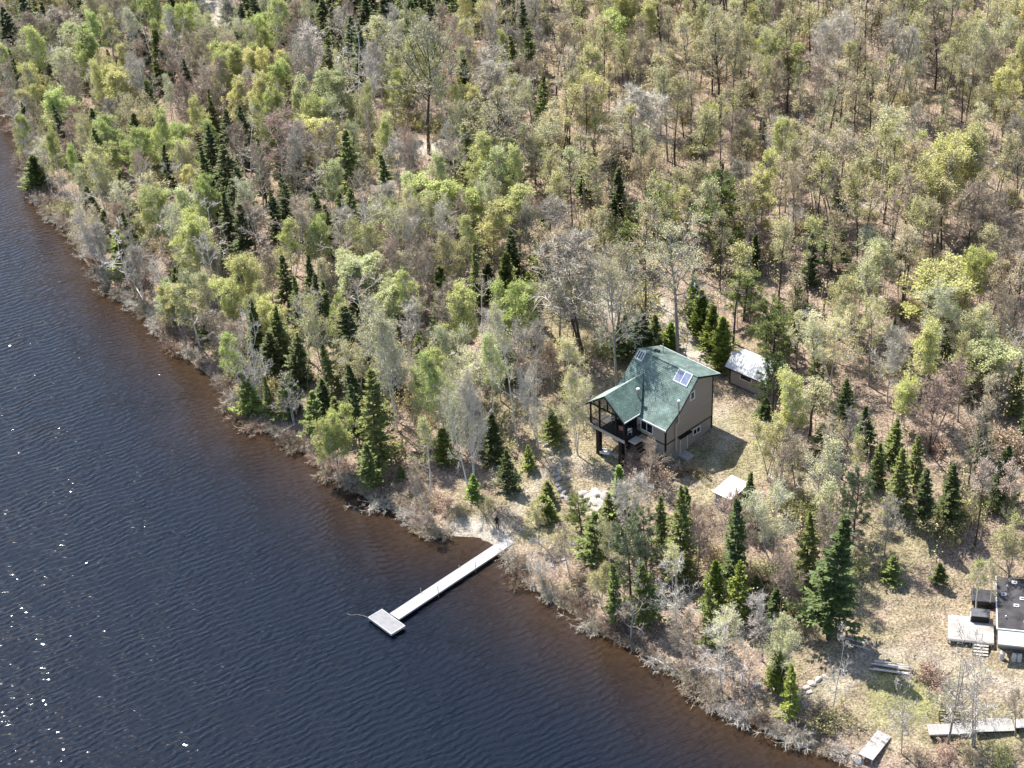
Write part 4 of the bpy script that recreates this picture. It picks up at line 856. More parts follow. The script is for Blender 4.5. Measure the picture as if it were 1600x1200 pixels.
# conifers: (kind, top x, top y, base y, width px, needles)
CON = [('spruce',212,25,95,30,'dark'),('spruce',200,40,90,20,'dark'),('spire',228,128,168,14,'dark'),('spire',316,25,70,14,'dark'),('spire',332,42,72,12,'dark'),
('spruce',8,10,110,40,'dark'),('spruce',35,-12,95,40,'dark'),('spruce',62,5,80,30,'dark'),('spruce',92,60,110,24,'dark'),('spruce',80,40,110,26,'mid'),('spruce',265,-10,40,30,'dark'),
('spruce',352,-5,45,34,'dark'),('spruce',372,5,60,36,'dark'),('spruce',392,15,80,34,'mid'),('spruce',360,30,75,24,'dark'),('spruce',205,178,262,40,'dark'),('spruce',140,168,225,30,'mid'),
('cedar',48,245,300,34,'mid'),('spruce',32,158,228,22,'dark'),('spruce',213,238,282,26,'mid'),('spruce',326,196,290,36,'dark'),('spruce',352,225,310,34,'dark'),('spruce',300,185,245,26,'mid'),('spruce',365,262,330,30,'dark'),
('spruce',495,120,190,26,'dark'),('spire',550,130,188,18,'dark'),('spruce',545,25,110,34,'dark'),('spruce',455,18,80,34,'dark'),('spruce',432,28,90,30,'mid'),('spruce',410,28,80,26,'dark'),('spruce',500,-5,60,34,'dark'),('spruce',475,-5,50,34,'dark'),('spruce',520,10,75,30,'mid'),
('spruce',570,-10,55,30,'dark'),('spruce',600,-2,60,34,'dark'),('spruce',625,-8,55,32,'mid'),('spruce',645,-3,65,32,'dark'),('spruce',672,-2,62,32,'dark'),('spruce',700,-10,50,34,'dark'),('spruce',728,0,50,26,'dark'),('spruce',746,-12,36,26,'dark'),('spruce',585,20,85,28,'mid'),('spruce',612,30,90,24,'dark'),('spruce',655,40,85,20,'mid'),
('spruce',541,204,318,40,'mid'),('spire',642,230,280,16,'dark'),('fir',770,46,70,14,'dark'),('pine',612,112,145,40,'dark'),('pine',695,245,290,60,'dark'),
('spire',817,0,105,24,'dark'),('spruce',912,242,318,34,'dark'),('spire',965,262,350,28,'dark'),('pine',1040,95,140,44,'dark'),('pine',835,225,290,40,'mid'),
('fir',182,362,432,42,'bright'),('spruce',160,330,380,30,'dark'),('spruce',135,290,345,34,'dark'),('cedar',272,418,490,28,'mid'),('spruce',350,298,385,34,'dark'),('spruce',375,320,400,34,'dark'),('spruce',330,270,350,34,'dark'),('cedar',375,395,465,30,'mid'),('spruce',392,470,560,36,'mid'),('cedar',318,488,530,26,'mid'),('spruce',345,380,440,28,'dark'),
('spruce',547,294,385,36,'mid'),('spruce',528,300,380,26,'mid'),('spruce',460,305,380,30,'dark'),('spruce',490,300,370,30,'mid'),('spruce',440,288,375,30,'dark'),('spruce',425,300,370,26,'dark'),('spruce',510,320,400,24,'dark'),('spire',480,396,480,22,'dark'),('spire',491,428,520,26,'dark'),('spruce',441,400,490,34,'mid'),('spruce',458,430,520,30,'mid'),('spire',506,438,520,20,'mid'),
('spruce',545,478,592,50,'dark'),('spruce',430,480,575,40,'mid'),('spruce',415,520,590,34,'dark'),('spruce',575,530,600,40,'dark'),('spruce',590,500,570,34,'dark'),('spruce',460,520,600,34,'dark'),('spruce',760,412,465,34,'dark'),('spire',787,500,600,24,'mid'),('spruce',612,540,610,30,'dark'),
('fir',384,588,645,40,'bright'),('spruce',548,572,660,40,'dark'),('spruce',577,582,732,50,'mid'),('fir',440,598,650,34,'mid'),('fir',486,612,675,40,'mid'),('fir',522,622,680,40,'mid'),('spruce',500,590,650,34,'dark'),('fir',455,590,640,30,'dark'),('fir',626,728,752,20,'mid'),
('spruce',765,640,718,38,'dark'),('cedar',692,672,725,32,'mid'),('fir',791,704,765,32,'dark'),('fir',825,696,732,22,'bright'),('fir',862,636,688,38,'mid'),('fir',738,742,776,26,'bright'),('fir',855,752,785,28,'mid'),('cedar',850,775,815,32,'bright'),('pine',907,778,832,40,'mid'),('fir',929,802,878,48,'mid'),('spire',968,728,832,36,'bright'),('spruce',950,770,840,34,'mid'),
('spruce',1063,758,905,46,'mid'),('spruce',1173,740,830,36,'dark'),('spruce',1150,782,935,48,'dark'),('fir',1155,878,975,42,'bright'),('cedar',1118,880,960,34,'bright'),('pine',985,820,940,60,'grey'),('pine',1010,800,900,46,'grey'),
('spruce',1265,798,915,42,'mid'),('spruce',1308,808,998,78,'dark'),('spruce',1355,632,705,34,'dark'),('spruce',1400,652,722,28,'mid'),('spruce',1412,698,800,34,'mid'),('spruce',1436,680,770,30,'mid'),('spruce',1450,732,830,36,'dark'),('spruce',1492,728,820,40,'dark'),('spruce',1574,698,790,36,'dark'),('pine',1342,738,850,54,'grey'),('spruce',1375,690,760,26,'mid'),
('spruce',1305,336,425,42,'dark'),('spire',1270,358,445,24,'dark'),('spruce',1252,440,520,30,'mid'),('pine',1212,495,570,60,'mid'),('spire',1400,500,560,16,'dark'),('spire',1450,545,620,20,'dark'),('spire',1180,366,430,20,'dark'),
('pine',1128,285,400,75,'mid'),('pine',1022,308,370,60,'blue'),('pine',985,350,415,54,'mid'),('pine',1150,290,370,50,'mid'),('cedar',1095,455,530,32,'bright'),('cedar',1112,478,552,34,'bright'),('cedar',1130,500,580,38,'bright'),('cedar',1085,430,500,30,'bright'),('spruce',1000,482,552,46,'dark'),('spruce',972,492,564,44,'dark'),('spruce',1022,492,548,28,'mid'),('cedar',1046,504,545,28,'bright'),
('pine',1212,560,648,50,'dark'),('spruce',1195,620,650,24,'dark'),('pine',1165,430,500,56,'mid'),('pine',1200,470,540,50,'mid'),('fir',1238,1040,1118,32,'bright'),('cedar',1215,1010,1080,30,'bright'),('spruce',1185,900,960,36,'dark'),('spruce',1215,920,985,34,'dark'),('spruce',1470,880,915,30,'dark'),('fir',1395,870,905,34,'mid'),
('spruce',1325,590,660,26,'dark'),('spruce',1290,660,720,30,'mid'),('spruce',1540,640,720,30,'mid'),('spruce',1595,560,650,28,'mid'),('spruce',1520,560,630,26,'mid')]
for (k, x, y, yb, wpx, c) in CON: heropx(k, x, y, yb, wpx*1.34, c)
# broadleaf trees that stand out: kind, top x, top y, base y, width, leaf, bark, twig
DEC = [('full',165,28,100,52,'pale','silver','tan'),('full',112,40,115,50,'pale','silver','tan'),('full',60,48,120,52,'fresh','silver','tan'),('full',125,62,160,60,'fresh','silver','tan'),('full',175,120,215,62,'yellow','silver','tan'),('full',95,145,235,72,'fresh','silver','tan'),('full',168,186,275,50,'fresh','white','silver'),('light',100,80,165,52,'pale','silver','silver'),('dead',272,55,135,56,'olive','silver','silver'),
('full',345,72,165,54,'yellow','silver','tan'),('full',392,72,150,44,'fresh','silver','tan'),('full',322,193,270,36,'fresh','grey','tan'),('full',290,220,290,44,'fresh','grey','tan'),('light',235,165,250,50,'yellow','white','tan'),('full',165,232,310,56,'fresh','white','silver'),('bare',105,190,270,52,'red','silver','pink'),('bare',300,130,210,80,'red','grey','tan'),('light',60,222,295,44,'pale','silver','silver'),('bare',92,8,80,72,'red','grey','grey'),('bare',215,70,140,50,'red','grey','pink'),
('bare',480,45,150,80,'red','silver','silver'),('full',405,72,170,52,'yellow','grey','tan'),('bare',425,190,290,86,'red','silver','pink'),('full',510,188,270,72,'yellow','grey','tan'),('full',545,150,230,44,'olive','grey','tan'),('oak',655,52,240,130,'olive','dark','grey'),('bare',745,85,190,90,'olive','grey','grey'),('oak',775,140,300,120,'olive','dark','grey'),('light',600,30,110,70,'olive','grey','grey'),
('full',690,275,370,100,'fresh','white','tan'),('full',640,275,360,50,'pale','silver','tan'),('full',810,295,400,80,'yellow','grey','tan'),('full',765,330,430,60,'yellow','grey','tan'),('full',570,392,480,90,'pale','silver','silver'),('full',600,440,520,60,'pale','white','silver'),('full',545,400,480,60,'pale','white','silver'),('light',620,330,440,64,'pale','white','tan'),('bare',655,340,440,60,'olive','silver','grey'),('light',580,320,400,60,'pale','white','tan'),
('bare',690,440,560,76,'olive','silver','tan'),('bare',760,480,590,56,'olive','white','silver'),('bare',640,470,560,60,'olive','silver','silver'),('full',680,550,650,66,'fresh','white','tan'),('light',735,545,640,76,'pale','silver','silver'),('light',700,590,700,64,'fresh','white','silver'),('full',650,590,690,50,'pale','white','tan'),
('bare',905,372,562,150,'olive','dark','grey'),('bare',870,320,430,90,'olive','grey','grey'),('oak',962,395,548,110,'olive','grey','grey'),('oak',1062,360,552,135,'olive','grey','grey'),('light',890,545,640,70,'yellow','white','silver'),('light',870,440,560,80,'pale','grey','tan'),('full',1180,290,400,80,'yellow','grey','tan'),('light',1080,260,360,70,'olive','grey','tan'),
('bare',1000,130,260,110,'olive','silver','silver'),('full',960,25,120,66,'fresh','silver','tan'),('full',1010,10,110,60,'yellow','silver','tan'),('oak',1130,45,195,110,'olive','dark','tan'),('full',1105,160,260,40,'fresh','grey','tan'),('full',1170,185,275,34,'fresh','grey','tan'),('light',860,190,300,80,'olive','grey','grey'),('light',1450,0,110,90,'fresh','grey','tan'),('light',1560,5,110,80,'yellow','grey','tan'),('light',1390,180,300,90,'yellow','silver','silver'),('full',1220,50,150,60,'fresh','grey','tan'),
('dead',1540,250,350,80,'olive','silver','silver'),('full',1460,405,540,110,'yellow','dark','tan'),('dead',1238,320,420,56,'olive','silver','silver'),('light',1380,360,470,70,'pale','grey','grey'),('light',1310,495,610,80,'yellow','silver','silver'),('full',1530,530,620,90,'pale','grey','tan'),('dead',1582,525,620,60,'olive','silver','silver'),('light',1205,645,750,60,'yellow','grey','tan'),('light',1270,600,680,100,'olive','dark','grey'),('light',1335,695,800,50,'yellow','grey','tan'),('bare',1250,680,770,50,'yellow','grey','tan'),('full',1420,590,670,44,'fresh','silver','silver'),('bare',1225,700,800,56,'yellow','grey','tan'),
('dead',325,365,485,70,'olive','silver','silver'),('dead',255,325,425,76,'olive','silver','silver'),('dead',330,485,545,60,'olive','silver','silver'),('dead',390,500,640,60,'pale','silver','silver'),('light',190,290,380,54,'pale','white','silver'),('dead',400,330,420,50,'olive','silver','silver'),('full',290,305,390,56,'pale','silver','silver'),('light',240,280,360,70,'olive','silver','tan'),('bare',390,310,390,60,'olive','grey','tan'),
('dead',845,845,920,50,'olive','silver','silver'),('dead',1060,880,990,80,'fresh','silver','silver'),('bare',985,740,850,60,'olive','silver','silver'),('dead',1130,985,1080,80,'olive','silver','silver'),('light',1130,960,1050,70,'pale','silver','silver'),('dead',985,900,1010,60,'yellow','grey','grey'),('light',840,790,850,50,'yellow','grey','tan'),('bare',1015,690,760,50,'red','silver','pink'),('bare',1090,815,910,60,'red','grey','pink'),('bare',1110,790,870,50,'red','grey','pink'),
('light',1220,970,1080,60,'pale','silver','tan'),('dead',1310,1000,1110,50,'olive','silver','silver'),('dead',1420,1060,1178,56,'olive','grey','silver'),('dead',1500,1005,1165,90,'olive','grey','silver'),('dead',1535,1055,1166,95,'olive','grey','silver'),('bare',1595,1080,1150,44,'olive','grey','tan'),('pole',1535,870,955,36,'fresh','white','tan'),('light',1555,880,950,40,'olive','white','tan'),
('bare',1240,870,960,60,'olive','grey','pink'),('light',1590,800,900,60,'yellow','grey','tan'),('bare',1390,780,870,60,'olive','grey','grey')]
o_ = local(4.6, 11.3, 0); put('oak', (o_[0], o_[1], gz(o_[0], o_[1])), 17.5, .72, 'olive', 'grey', 'grey', (0, -.03), var=0)
for (k, x, y, yb, wpx, c, bk, tg_) in DEC: heropx(k, x, y, yb, wpx*1.08, c, bk, tg_)
# tall white trunks around the left of the clearing
for (x, y, bx, yb, wpx, k, c, bk) in [(600,470,622,672,90,'light','pale','white'),(738,585,743,768,60,'bare','olive','white'),(775,500,808,690,60,'light','olive','white'),(702,620,735,776,50,'light','pale','white'),(832,590,842,703,54,'bare','red','silver'),(893,580,902,712,60,'light','yellow','silver'),(660,570,700,700,60,'full','fresh','white')]:
    heropx(k, x, y, yb, wpx, c, bk, 'silver', bx_=bx)
# ---------------------------------------------------------------- woods between them
pts_ = np.array([a['p'][:2] for a in ALL]); cell = {}
def near(x, y, r):
    i, j = int(x//4), int(y//4)
    for a in range(-1, 2):
        for b in range(-1, 2):
            for q in cell.get((i+a, j+b), ()):
                if (q[0]-x)**2+(q[1]-y)**2 < r*r: return True
    return False
def mark(x, y): cell.setdefault((int(x//4), int(y//4)), []).append((x, y))
for q in pts_: mark(*q)
OPEN = [gpoly([(690,838),(680,790),(740,740),(800,680),(850,640),(915,590),(950,555),(1000,535),(1075,560),(1045,500),(1000,460),(1060,450),(1100,540),(1135,540),(1225,560),(1225,620),(1200,650),(1230,700),(1190,800),(1120,850),(1010,830),(940,880),(880,900),(830,870),(770,850)]), gpoly([(1260,990),(1330,900),(1480,905),(1490,880),(1650,880),(1800,1500),(1330,1400),(1180,1130),(1150,1060),(1240,1010)])]+SAND
def u_dark(): return rnd.random() < .75
def inopen(x, y): return any(pip(np.array([x]), np.array([y]), np.array(p))[0] for p in OPEN)
def side(v): return v[rnd.randrange(len(v))]
cands = []
tries = 0
while tries < 26000:
    tries += 1
    x = rnd.uniform(-115, 105); y = rnd.uniform(110, 345)
    if abs(x) > 14+y*.33: continue
    cands.append((x, y))
cp = np.array(cands); cd_ = sdist(cp, SH); chh = hq(cp); cin = np.zeros(len(cp), bool)
for p in OPEN: cin |= pip(cp[:, 0], cp[:, 1], np.array(p))
nfill = 0
for (x, y), d, z, oo in zip(cands, cd_, chh, cin):
    if d < .6 or oo: continue
    q = px([x, y, z])
    if q[0] < -60 or q[0] > 1660 or q[1] < -20 or q[1] > 1260: continue
    X, Y = q
    if (280 < X < 362 and 40 < Y < 100) or (1305 < X < 1380 and 330 < Y < 385) or (785 < X < 852 and 255 < Y < 305) or (600 < X < 700 and 240 < Y < 280) or (915 < X < 1015 and 495 < Y < 545) or (1125 < X < 1215 and 780 < Y < 880) or (780 < X < 865 and 835 < Y < 905): continue
    right = X > 850 and Y < 560; east = X > 1180 and Y >= 560; far = Y < 150
    r = 3.15 if right else 2.95 if not east else 3.1
    if X < 700 and Y > 600: r = 3.2
    if 390 < X < 760 and Y < 75 and u_dark(): k_over = True
    else: k_over = False
    if near(x, y, r): continue
    u = rnd.random(); h = rnd.uniform(8.5, 13.5) if right else rnd.uniform(7.5, 12) if east else rnd.uniform(7.5, 11.8)
    if right:
        if u < .60: k = 'pole'; c = side(['olive', 'ochre', 'yellow', 'ochre', 'olive', 'pale', 'yellow']); b = side(['dark', 'dark', 'grey']); h = rnd.uniform(9, 14.5)
        elif u < .74: k = 'light'; c = side(['olive', 'ochre', 'yellow', 'pale', 'yellow']); b = side(['dark', 'grey'])
        elif u < .86: k = 'bare'; c = 'olive'; b = side(['dark', 'grey', 'silver'])
        elif u < .94: k = 'full'; c = side(['fresh', 'yellow', 'olive']); b = 'grey'
        else: k = 'fir'; c = side(['dark', 'mid']); b = None; h = rnd.uniform(3, 6)
    elif east:
        if u < .30: k = 'bare'; c = 'olive'; b = side(['dark', 'grey', 'silver'])
        elif u < .50: k = 'light'; c = side(['olive', 'yellow', 'pale']); b = side(['silver', 'grey'])
        elif u < .55: k = 'full'; c = side(['yellow', 'pale', 'fresh']); b = 'grey'
        elif u < .80: k = 'pole'; c = side(['olive', 'ochre', 'red']); b = 'dark'
        else: k = side(['spruce', 'fir', 'spire']); c = side(['dark', 'mid']); b = None; h = rnd.uniform(4, 10)
    elif X > 820:
        k = side(['bare', 'bare', 'dead', 'pole', 'spruce', 'light', 'fir']); c = side(['olive', 'yellow']) if k not in CONIF else side(['mid', 'bright']); b = None if k in CONIF else side(['silver', 'grey']); h *= .85
    else:
        if u < .25: k = 'full'; c = side(['fresh', 'yellow', 'pale', 'fresh', 'yellow']); b = side(['white', 'silver', 'white'])
        elif u < .46: k = 'light'; c = side(['pale', 'fresh', 'yellow', 'pale']); b = side(['white', 'silver', 'silver'])
        elif u < .68: k = 'bare'; c = 'olive'; b = side(['silver', 'grey', 'white'])
        elif u < (.86 if d < 14 else .76): k = 'dead'; c = 'olive'; b = 'white'
        else: k = side(['spruce', 'spruce', 'spruce', 'cedar']); c = side(['dark', 'mid', 'mid', 'mid']); b = None; h = rnd.uniform(5.5, 11)
    tg_ = side(['tan', 'tan', 'grey', 'pink', 'silver'] if not right else ['tan', 'tan', 'tan', 'grey', 'silver'])
    if k_over: k = side(['spruce', 'spruce', 'spire']); c = side(['dark', 'dark', 'mid']); b = None; h = rnd.uniform(7, 12)
    if d < 6: h *= .88
    mark(x, y); nfill += 1
    ln = rnd.uniform(-.05, .05)-(.08 if d < 10 else 0)
    put(k, (x, y, z), h, rnd.uniform(.8, 1.15)*(1.25 if k == 'spruce' else 1)*.95, c, b, tg_, (rnd.uniform(-.04, .04)+(.07 if d < 10 else 0), ln))
print('fill', nfill, 'all', len(ALL))
# pale trees leaning out over the bank
seg0 = np.hypot(*np.diff(SH, axis=0).T); cum0 = np.concatenate([[0], np.cumsum(seg0)]); s0 = 0.0
while s0 < cum0[-1]:
    s0 += rnd.uniform(2.6, 4.6); i = max(min(int(np.searchsorted(cum0, s0))-1, len(seg0)-1), 0); a, b = SH[i], SH[i+1]
    p = a+(b-a)*((s0-cum0[i])/seg0[i]); n = np.array([-(b-a)[1], (b-a)[0]])/seg0[i]; q = px([p[0], p[1], 0])
    if not (-20 < q[0] < 1230 and -10 < q[1] < 1215) or 440 < q[0] < 860: continue
    pp_ = p+n*rnd.uniform(.8, 3.2)
    if near(pp_[0], pp_[1], 1.5): continue
    mark(*pp_); k = side(['dead', 'dead', 'light', 'bare', 'light', 'spruce', 'full'] if q[0] < 500 else ['dead', 'bare', 'dead', 'bare', 'spruce']); tl_ = rnd.uniform(.06, .24)
    put(k, (pp_[0], pp_[1], gz(*pp_)), rnd.uniform(5.5, 9.5), rnd.uniform(.9, 1.2), 'mid' if k == 'spruce' else side(['pale', 'fresh', 'yellow', 'olive']), None if k == 'spruce' else side(['white', 'silver']), side(['silver', 'grey', 'tan']), (tl_*n[1]*(.3 if k == 'spruce' else 1), -tl_*n[0]*(.3 if k == 'spruce' else 1)))
# saplings and low bushes in the woods
for k_ in range(2600):
    x = rnd.uniform(-105, 100); y = rnd.uniform(112, 330)
    if abs(x) > 10+y*.32: continue
    d = sdist(np.array([[x, y]]), SH)[0] if k_ < 0 else None
    z = float(hq([[x, y]])[0]); q = px([x, y, z])
    if z < .45 or not (-20 < q[0] < 1620 and -10 < q[1] < 1215) or inopen(x, y): continue
    if sum(1 for a in ALL if a['kind'] == 'bush') >= 270: break
    if rnd.random() < .5: continue
    put('bush', (x, y, z), rnd.uniform(1.2, 2.6), rnd.uniform(.8, 1.2), side(['olive', 'yellow', 'yellow', 'fresh', 'ochre', 'red']), None, side(['pink', 'tan', 'tan', 'brown']))
# hand placed small bushes
for (x, y, h, c, t) in [(1010,735,2.4,'red','pink'),(1000,728,2.0,'red','pink'),(1022,742,2.0,'red','grey'),(1075,735,1.0,'red','brown'),(1090,742,1.0,'olive','brown'),(1060,742,.9,'ochre','brown'),(1450,1058,1.6,'red','brown'),(1288,1135,1.8,'olive','brown'),(1270,1125,1.5,'red','brown'),(1566,1190,1.2,'fresh','brown'),(1480,1185,1.2,'red','pink'),(1520,1190,1.1,'ochre','tan'),(1440,1190,1.1,'red','tan'),(640,770,1.4,'red','pink'),(660,790,1.4,'ochre','pink'),(690,790,1.3,'red','pink'),(610,750,1.5,'red','tan'),(720,800,1.0,'ochre','tan'),(760,790,1.0,'olive','tan'),(905,900,1.4,'red','tan'),(935,910,1.4,'olive','tan'),(880,845,1.2,'yellow','tan'),(950,890,1.2,'red','tan')]:
    put('bush', hit(x, y), h, 1.1, c, None, t)
# shrubs hanging over the waterline
seg = np.hypot(*np.diff(SH, axis=0).T); cum = np.concatenate([[0], np.cumsum(seg)]); s_ = 0.0; nsh = 0
while s_ < cum[-1]:
    s_ += rnd.uniform(.7, 1.2)+(1.6 if math.sin(s_*.35)+math.sin(s_*.13+1) > 1.0 else 0); i = min(int(np.searchsorted(cum, s_))-1, len(seg)-1); i = max(i, 0)
    a, b = SH[i], SH[i+1]; p = a+(b-a)*((s_-cum[i])/seg[i]); n = np.array([-(b-a)[1], (b-a)[0]])/seg[i]   # towards land
    q = px([p[0], p[1], 0])
    if not (-20 < q[0] < 1620 and -10 < q[1] < 1215): continue
    if 690 < q[0] < 800 and q[1] < 880: continue
    if q[0] > 1190 and rnd.random() < .55: continue
    off = rnd.uniform(-.1, 1.5); pp_ = p+n*off; z = gz(*pp_); wdir = math.atan2(-n[1], -n[0])
    hh = rnd.uniform(.8, 1.7)
    if nsh < 298:
        put('shrub', (pp_[0], pp_[1], z), hh, rnd.uniform(.9, 1.3), side(['olive', 'ochre']), None, side(['grey', 'silver', 'tan', 'tan', 'pink', 'brown']), (0, 0), rz=wdir+rnd.uniform(-.5, .5)); nsh += 1
print('shrubs', nsh)
# fallen trunks on the bank
for i, (x0, y0, x1, y1, lab) in enumerate([(90,343,132,318,'long white fallen trunk on the upper left bank'),(0,132,30,108,'white fallen trunk at the left edge of the shore'),(430,686,462,668,'bleached driftwood trunk on the bank below the shore firs'),(505,560,520,580,'thin grey fallen trunk between the shore spruces'),(1003,1024,1052,1052,'dark bleached log along the waterline below the grey shrubs'),(700,836,765,850,None),(200,430,228,480,'pale leaning dead trunk over the left bank')]):
    if lab is None: continue
    a = hit(x0, y0); b = hit(x1, y1); a[2] = max(a[2], 0)+.15; b[2] = max(b[2], 0)+.5
    mb = MB(); mid_ = (a+b)/2+np.array([0, 0, .15]); mb.tube(a, mid_, .13, .1, 7).tube(mid_, b, .1, .05, 7)
    for k in range(4):
        f_ = rnd.uniform(.4, .95); p = a+(b-a)*f_; mb.tube(p, p+np.array([rnd.uniform(-.8,.8), rnd.uniform(-.8,.8), rnd.uniform(.2,.9)]), .035, .012, 4)
    o = mb.build('fallen_log', BARK['silver'], None, label=lab, cat='log')
# ---------------------------------------------------------------- undergrowth: twigs, dead stems, tufts (uncountable)
rng = np.random.default_rng(9); N0 = 190000
x = rng.uniform(-110, 105, N0); y = rng.uniform(112, 335, N0); k = np.abs(x) < 8+y*.31; x, y = x[k], y[k]
cl = np.sin(x*.9+np.sin(y*.7)*2)*np.sin(y*.8+1.3*np.sin(x*.5)); P2 = np.column_stack([x, y]); d = sdist(P2, SH)
op = np.zeros(len(P2), bool)
for p in OPEN: op |= pip(P2[:, 0], P2[:, 1], np.array(p))
keep = (d > .2) & ~op & (rng.uniform(0, 1, len(x)) < .35+.4*cl)
P2, d = P2[keep], d[keep]; z = hq(P2); n = len(P2)
hh = rng.uniform(.25, 1.0, n)*(1+(rng.uniform(0, 1, n) < .12)*1.8)
V, F = tris(rng, np.column_stack([P2, z-.05]), np.column_stack([rng.normal(0, .45, n), rng.normal(0, .45, n), np.ones(n)]), hh, rng.uniform(.03, .07, n))
me = mesh_np('undergrowth', V, [F], [TWIG['brown'], TWIG['pink'], TWIG['tan'], LEAF['olive'], TWIG['silver']], rng.choice(5, n, p=[.16, .18, .30, .26, .10]))
tag(obj('undergrowth', me), 'tangle of brown and pinkish twigs covering the forest floor', 'undergrowth', kind='stuff')
# thin upright stems of the thickets
N0 = 26000; x = rng.uniform(-100, 100, N0); y = rng.uniform(115, 330, N0); P2 = np.column_stack([x, y]); q_ = np.abs(x) < 6+y*.3; P2 = P2[q_]; d = sdist(P2, SH); op = np.zeros(len(P2), bool)
for p in OPEN: op |= pip(P2[:, 0], P2[:, 1], np.array(p))
x, y = P2.T; dens = .30+.5*np.clip((d-25)/40, 0, 1); keep = (d > 3) & ~op & (rng.uniform(0, 1, len(x)) < dens*(.5+.5*np.sin(x*.33+1)*np.sin(y*.29)))
P2 = P2[keep]; z = hq(P2); n = len(P2); hh = rng.uniform(2.2, 6.0, n)
B_ = grow(rng, np.column_stack([P2, z-.1]), np.column_stack([rng.normal(0, .07, n), rng.normal(0, .07, n), np.ones(n)]), hh, 3, .07, .02)
V, F = tubes(B_, rng.uniform(.03, .055, n), np.full(n, .012), 3)
p_, d_, f_, o_ = spawn(rng, B_, 7, .35, 1., .6); V2, F2 = tris(rng, p_, d_, rng.uniform(.4, 1.0, len(p_)), np.full(len(p_), .045))
q_ = p_+unit(d_)*.4; q_ = np.repeat(q_, 2, 0)+rng.normal(0, .2, (len(q_)*2, 3)); V3, F3 = diamonds(rng, q_, rng.normal(0, 1, q_.shape), np.full(len(q_), .22), np.full(len(q_), .14), np.array([0, 0, 1.]))
tc_ = rng.choice(4, n, p=[.45, .2, .2, .15]); lc_ = rng.choice([4, 5, 6], n, p=[.3, .4, .3])
mv = np.concatenate([V, V2, V3]); mi_ = np.concatenate([np.repeat(tc_, 9), tc_[o_], np.repeat(lc_[o_], 2)])
me = mesh_np('sapling_thicket', mv, [F, F2+len(V), F3+len(V)+len(V2)], [BARK['dark'], BARK['grey'], TWIG['tan'], TWIG['pink'], LEAF['yellow'], LEAF['olive'], LEAF['ochre']], mi_)
tag(obj('sapling_thicket', me), 'thin dark upright saplings with sparse spring leaves between the larger trees', 'saplings', kind='stuff')
# grass tufts and litter in the clearings
N0 = 70000; x = rng.uniform(-25, 62, N0); y = rng.uniform(108, 190, N0); P2 = np.column_stack([x, y]); inn = pip(x, y, np.array(LAWN)) | pip(x, y, np.array(LOT)); hpl = hA[:2]; c_, s__ = math.cos(HAZ), math.sin(HAZ)
lu = (x-hpl[0])*c_+(y-hpl[1])*s__; lv = -(x-hpl[0])*s__+(y-hpl[1])*c_; inn &= ~((lu > -.3) & (lu < 8) & (lv > -.3) & (lv < 8.3))
P2 = P2[inn]; n = len(P2); z = hq(P2)
V, F = tris(rng, np.column_stack([P2, z-.03]), np.column_stack([rng.normal(0, .7, n), rng.normal(0, .7, n), np.ones(n)]), rng.uniform(.1, .3, n), rng.uniform(.05, .12, n))
dry = mat('dry_grass', (.40,.34,.20), .9, .25, 1); gr = mat('young_grass', (.24,.27,.09), .9, .25, 1)
me = mesh_np('grass', V, [F], [dry, gr, TWIG['tan']], rng.choice(3, n, p=[.55, .25, .2]))
tag(obj('grass', me), 'short dry grass with greener patches in the clearings', 'grass', kind='stuff')
# ---------------------------------------------------------------- labels: what each plant looks like and where it stands
ROWN = ['at the top', 'high on the slope', 'in the upper middle', 'level with the cottage', 'in the lower middle', 'near the bottom']
def region(X, Y):
    c = min(7, max(0, int(X//200))); r = min(5, max(0, int(Y//200)))
    A_ = [
     ['by the top left shore', 'at top left under the pale track', 'along the top left edge', 'along the top edge', 'at the top centre', 'at the top right of centre', 'near the top right', 'in the top right corner'],
     ['on the upper left bank', 'behind the upper left bank', 'in the dense left woods', 'in the upper middle woods', 'in the woods above the cottage', 'above the cottage driveway', 'on the slope behind the shed', 'on the upper right slope'],
     ['on the left waterline', 'on the left bank', 'above the left bank', 'in the middle woods', 'just left of the cottage driveway', 'beside the cottage driveway', 'on the slope right of the shed', 'on the middle right slope'],
     ['on the left waterline', 'on the bank below the left woods', 'on the bank by the shore spruces', 'between shore and cottage', 'beside the cottage porch', 'around the cottage yard', 'right of the cottage yard', 'at the right edge above the cabin'],
     ['on the near bank', 'on the near bank', 'on the bank left of the dock', 'by the dock landing', 'on the bank right of the dock', 'below the woodshed', 'left of the cabin clearing', 'behind the flat roofed cabin'],
     ['on the lower bank', 'on the lower bank', 'on the lower bank', 'on the lower bank', 'on the lower bank', 'on the lower bank', 'on the grassy lot by the lower shore', 'around the stored boardwalks']]
    return A_[r][c]
LC = dict(fresh='fresh green', yellow='yellow green', pale='pale green', olive='olive budding', ochre='ochre budding', red='reddish budding')
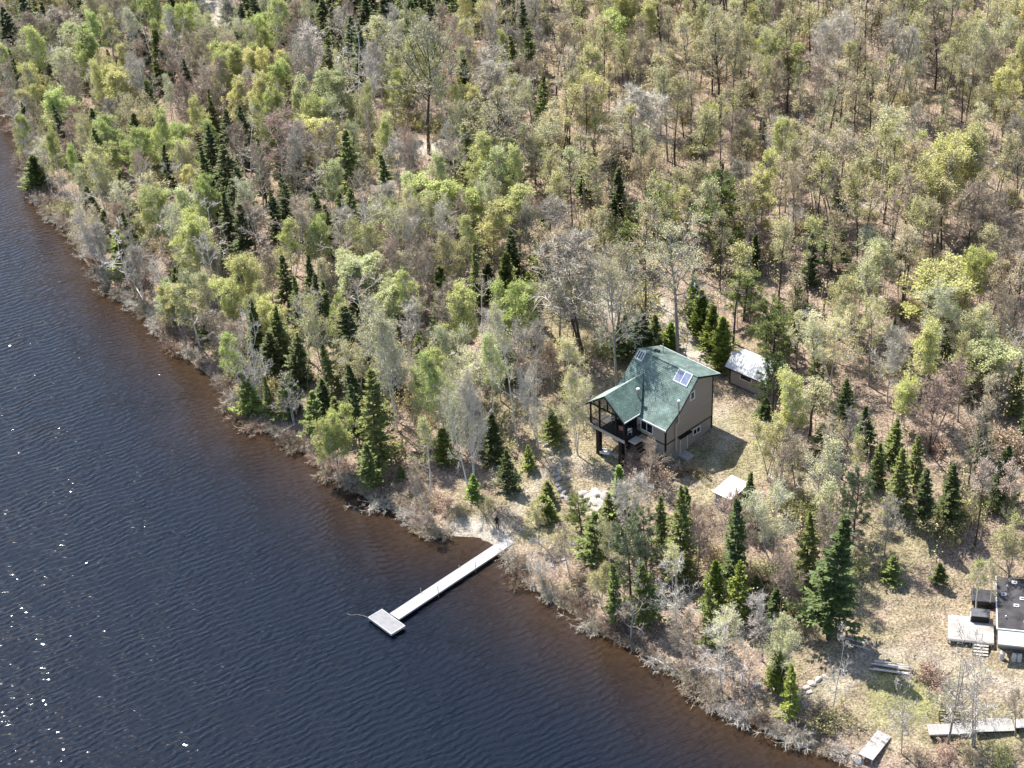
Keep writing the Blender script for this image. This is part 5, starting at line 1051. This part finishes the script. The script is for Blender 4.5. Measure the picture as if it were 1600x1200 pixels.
NC = dict(dark='dark green', mid='green', bright='bright green', blue='bluish green', grey='grey green')
TC = dict(tan='tan', grey='grey', silver='silvery', pink='pinkish', brown='brown')
BC = dict(white='white trunked ', silver='pale trunked ', grey='', dark='dark trunked ')
def look(a):
    k = a['kind']; sz = 'tall ' if a['h'] > 11.5 else 'small ' if a['h'] < 5 and k not in ('shrub', 'bush') else ''
    if k in CONIF: return f"{sz}{NC[a['col']]} "+dict(spruce='spruces', spire='slim spruces', fir='young firs', cedar='cedars', pine='pines')[k]
    if k in ('full', 'light', 'pole'): return f"{sz}{BC[a['bark'] or 'grey']}{LC[a['col']]} "+dict(full='birches', light='maples', pole='saplings')[k]
    if k == 'bare': return f"{sz}{TC[a['twig'] or 'tan']} bare trees"
    if k == 'oak': return f"{sz}wide crowned {TC[a['twig'] or 'tan']} bare trees"
    if k == 'dead': return f"{sz}bleached crooked trees"
    if k == 'shrub': return f"{TC[a['twig'] or 'grey']} twiggy shrubs"
    return f"low {LC[a['col']]} bushes"
groups = {}
for a in ALL:
    q = px(a['p']+np.array([0, 0, a['h']*.7])); a['q'] = q; a['qb'] = px(a['p']); groups.setdefault((look(a), region(*a['q'] if a['kind'] not in ('shrub', 'bush') else a['qb'])), []).append(a)
SING = dict(spruces='spruce', firs='fir', cedars='cedar', pines='pine', birches='birch', maples='maple', saplings='sapling', trees='tree', shrubs='shrub', bushes='bush')
for (lk, rg), lst in groups.items():
    lst.sort(key=lambda a: a['q'][0])
    words = lk.split(); sg_ = ' '.join(words[:-1]+[SING[words[-1]]])
    for i, a in enumerate(lst):
        if len(lst) == 1: lab = f'the only {sg_} {rg}'
        elif i == 0: lab = f'leftmost {sg_} {rg}'
        elif i == len(lst)-1: lab = f'rightmost {sg_} {rg}'
        else: lab = f'{ORD[i]} {sg_} from the left {rg}'
        a['o']['label'] = lab
        a['o']['group'] = dict(shrub='shrubs along the waterline', bush='bushes on the forest floor').get(a['kind'], KIND[a['kind']].replace('_', ' ')+'s on the slope')
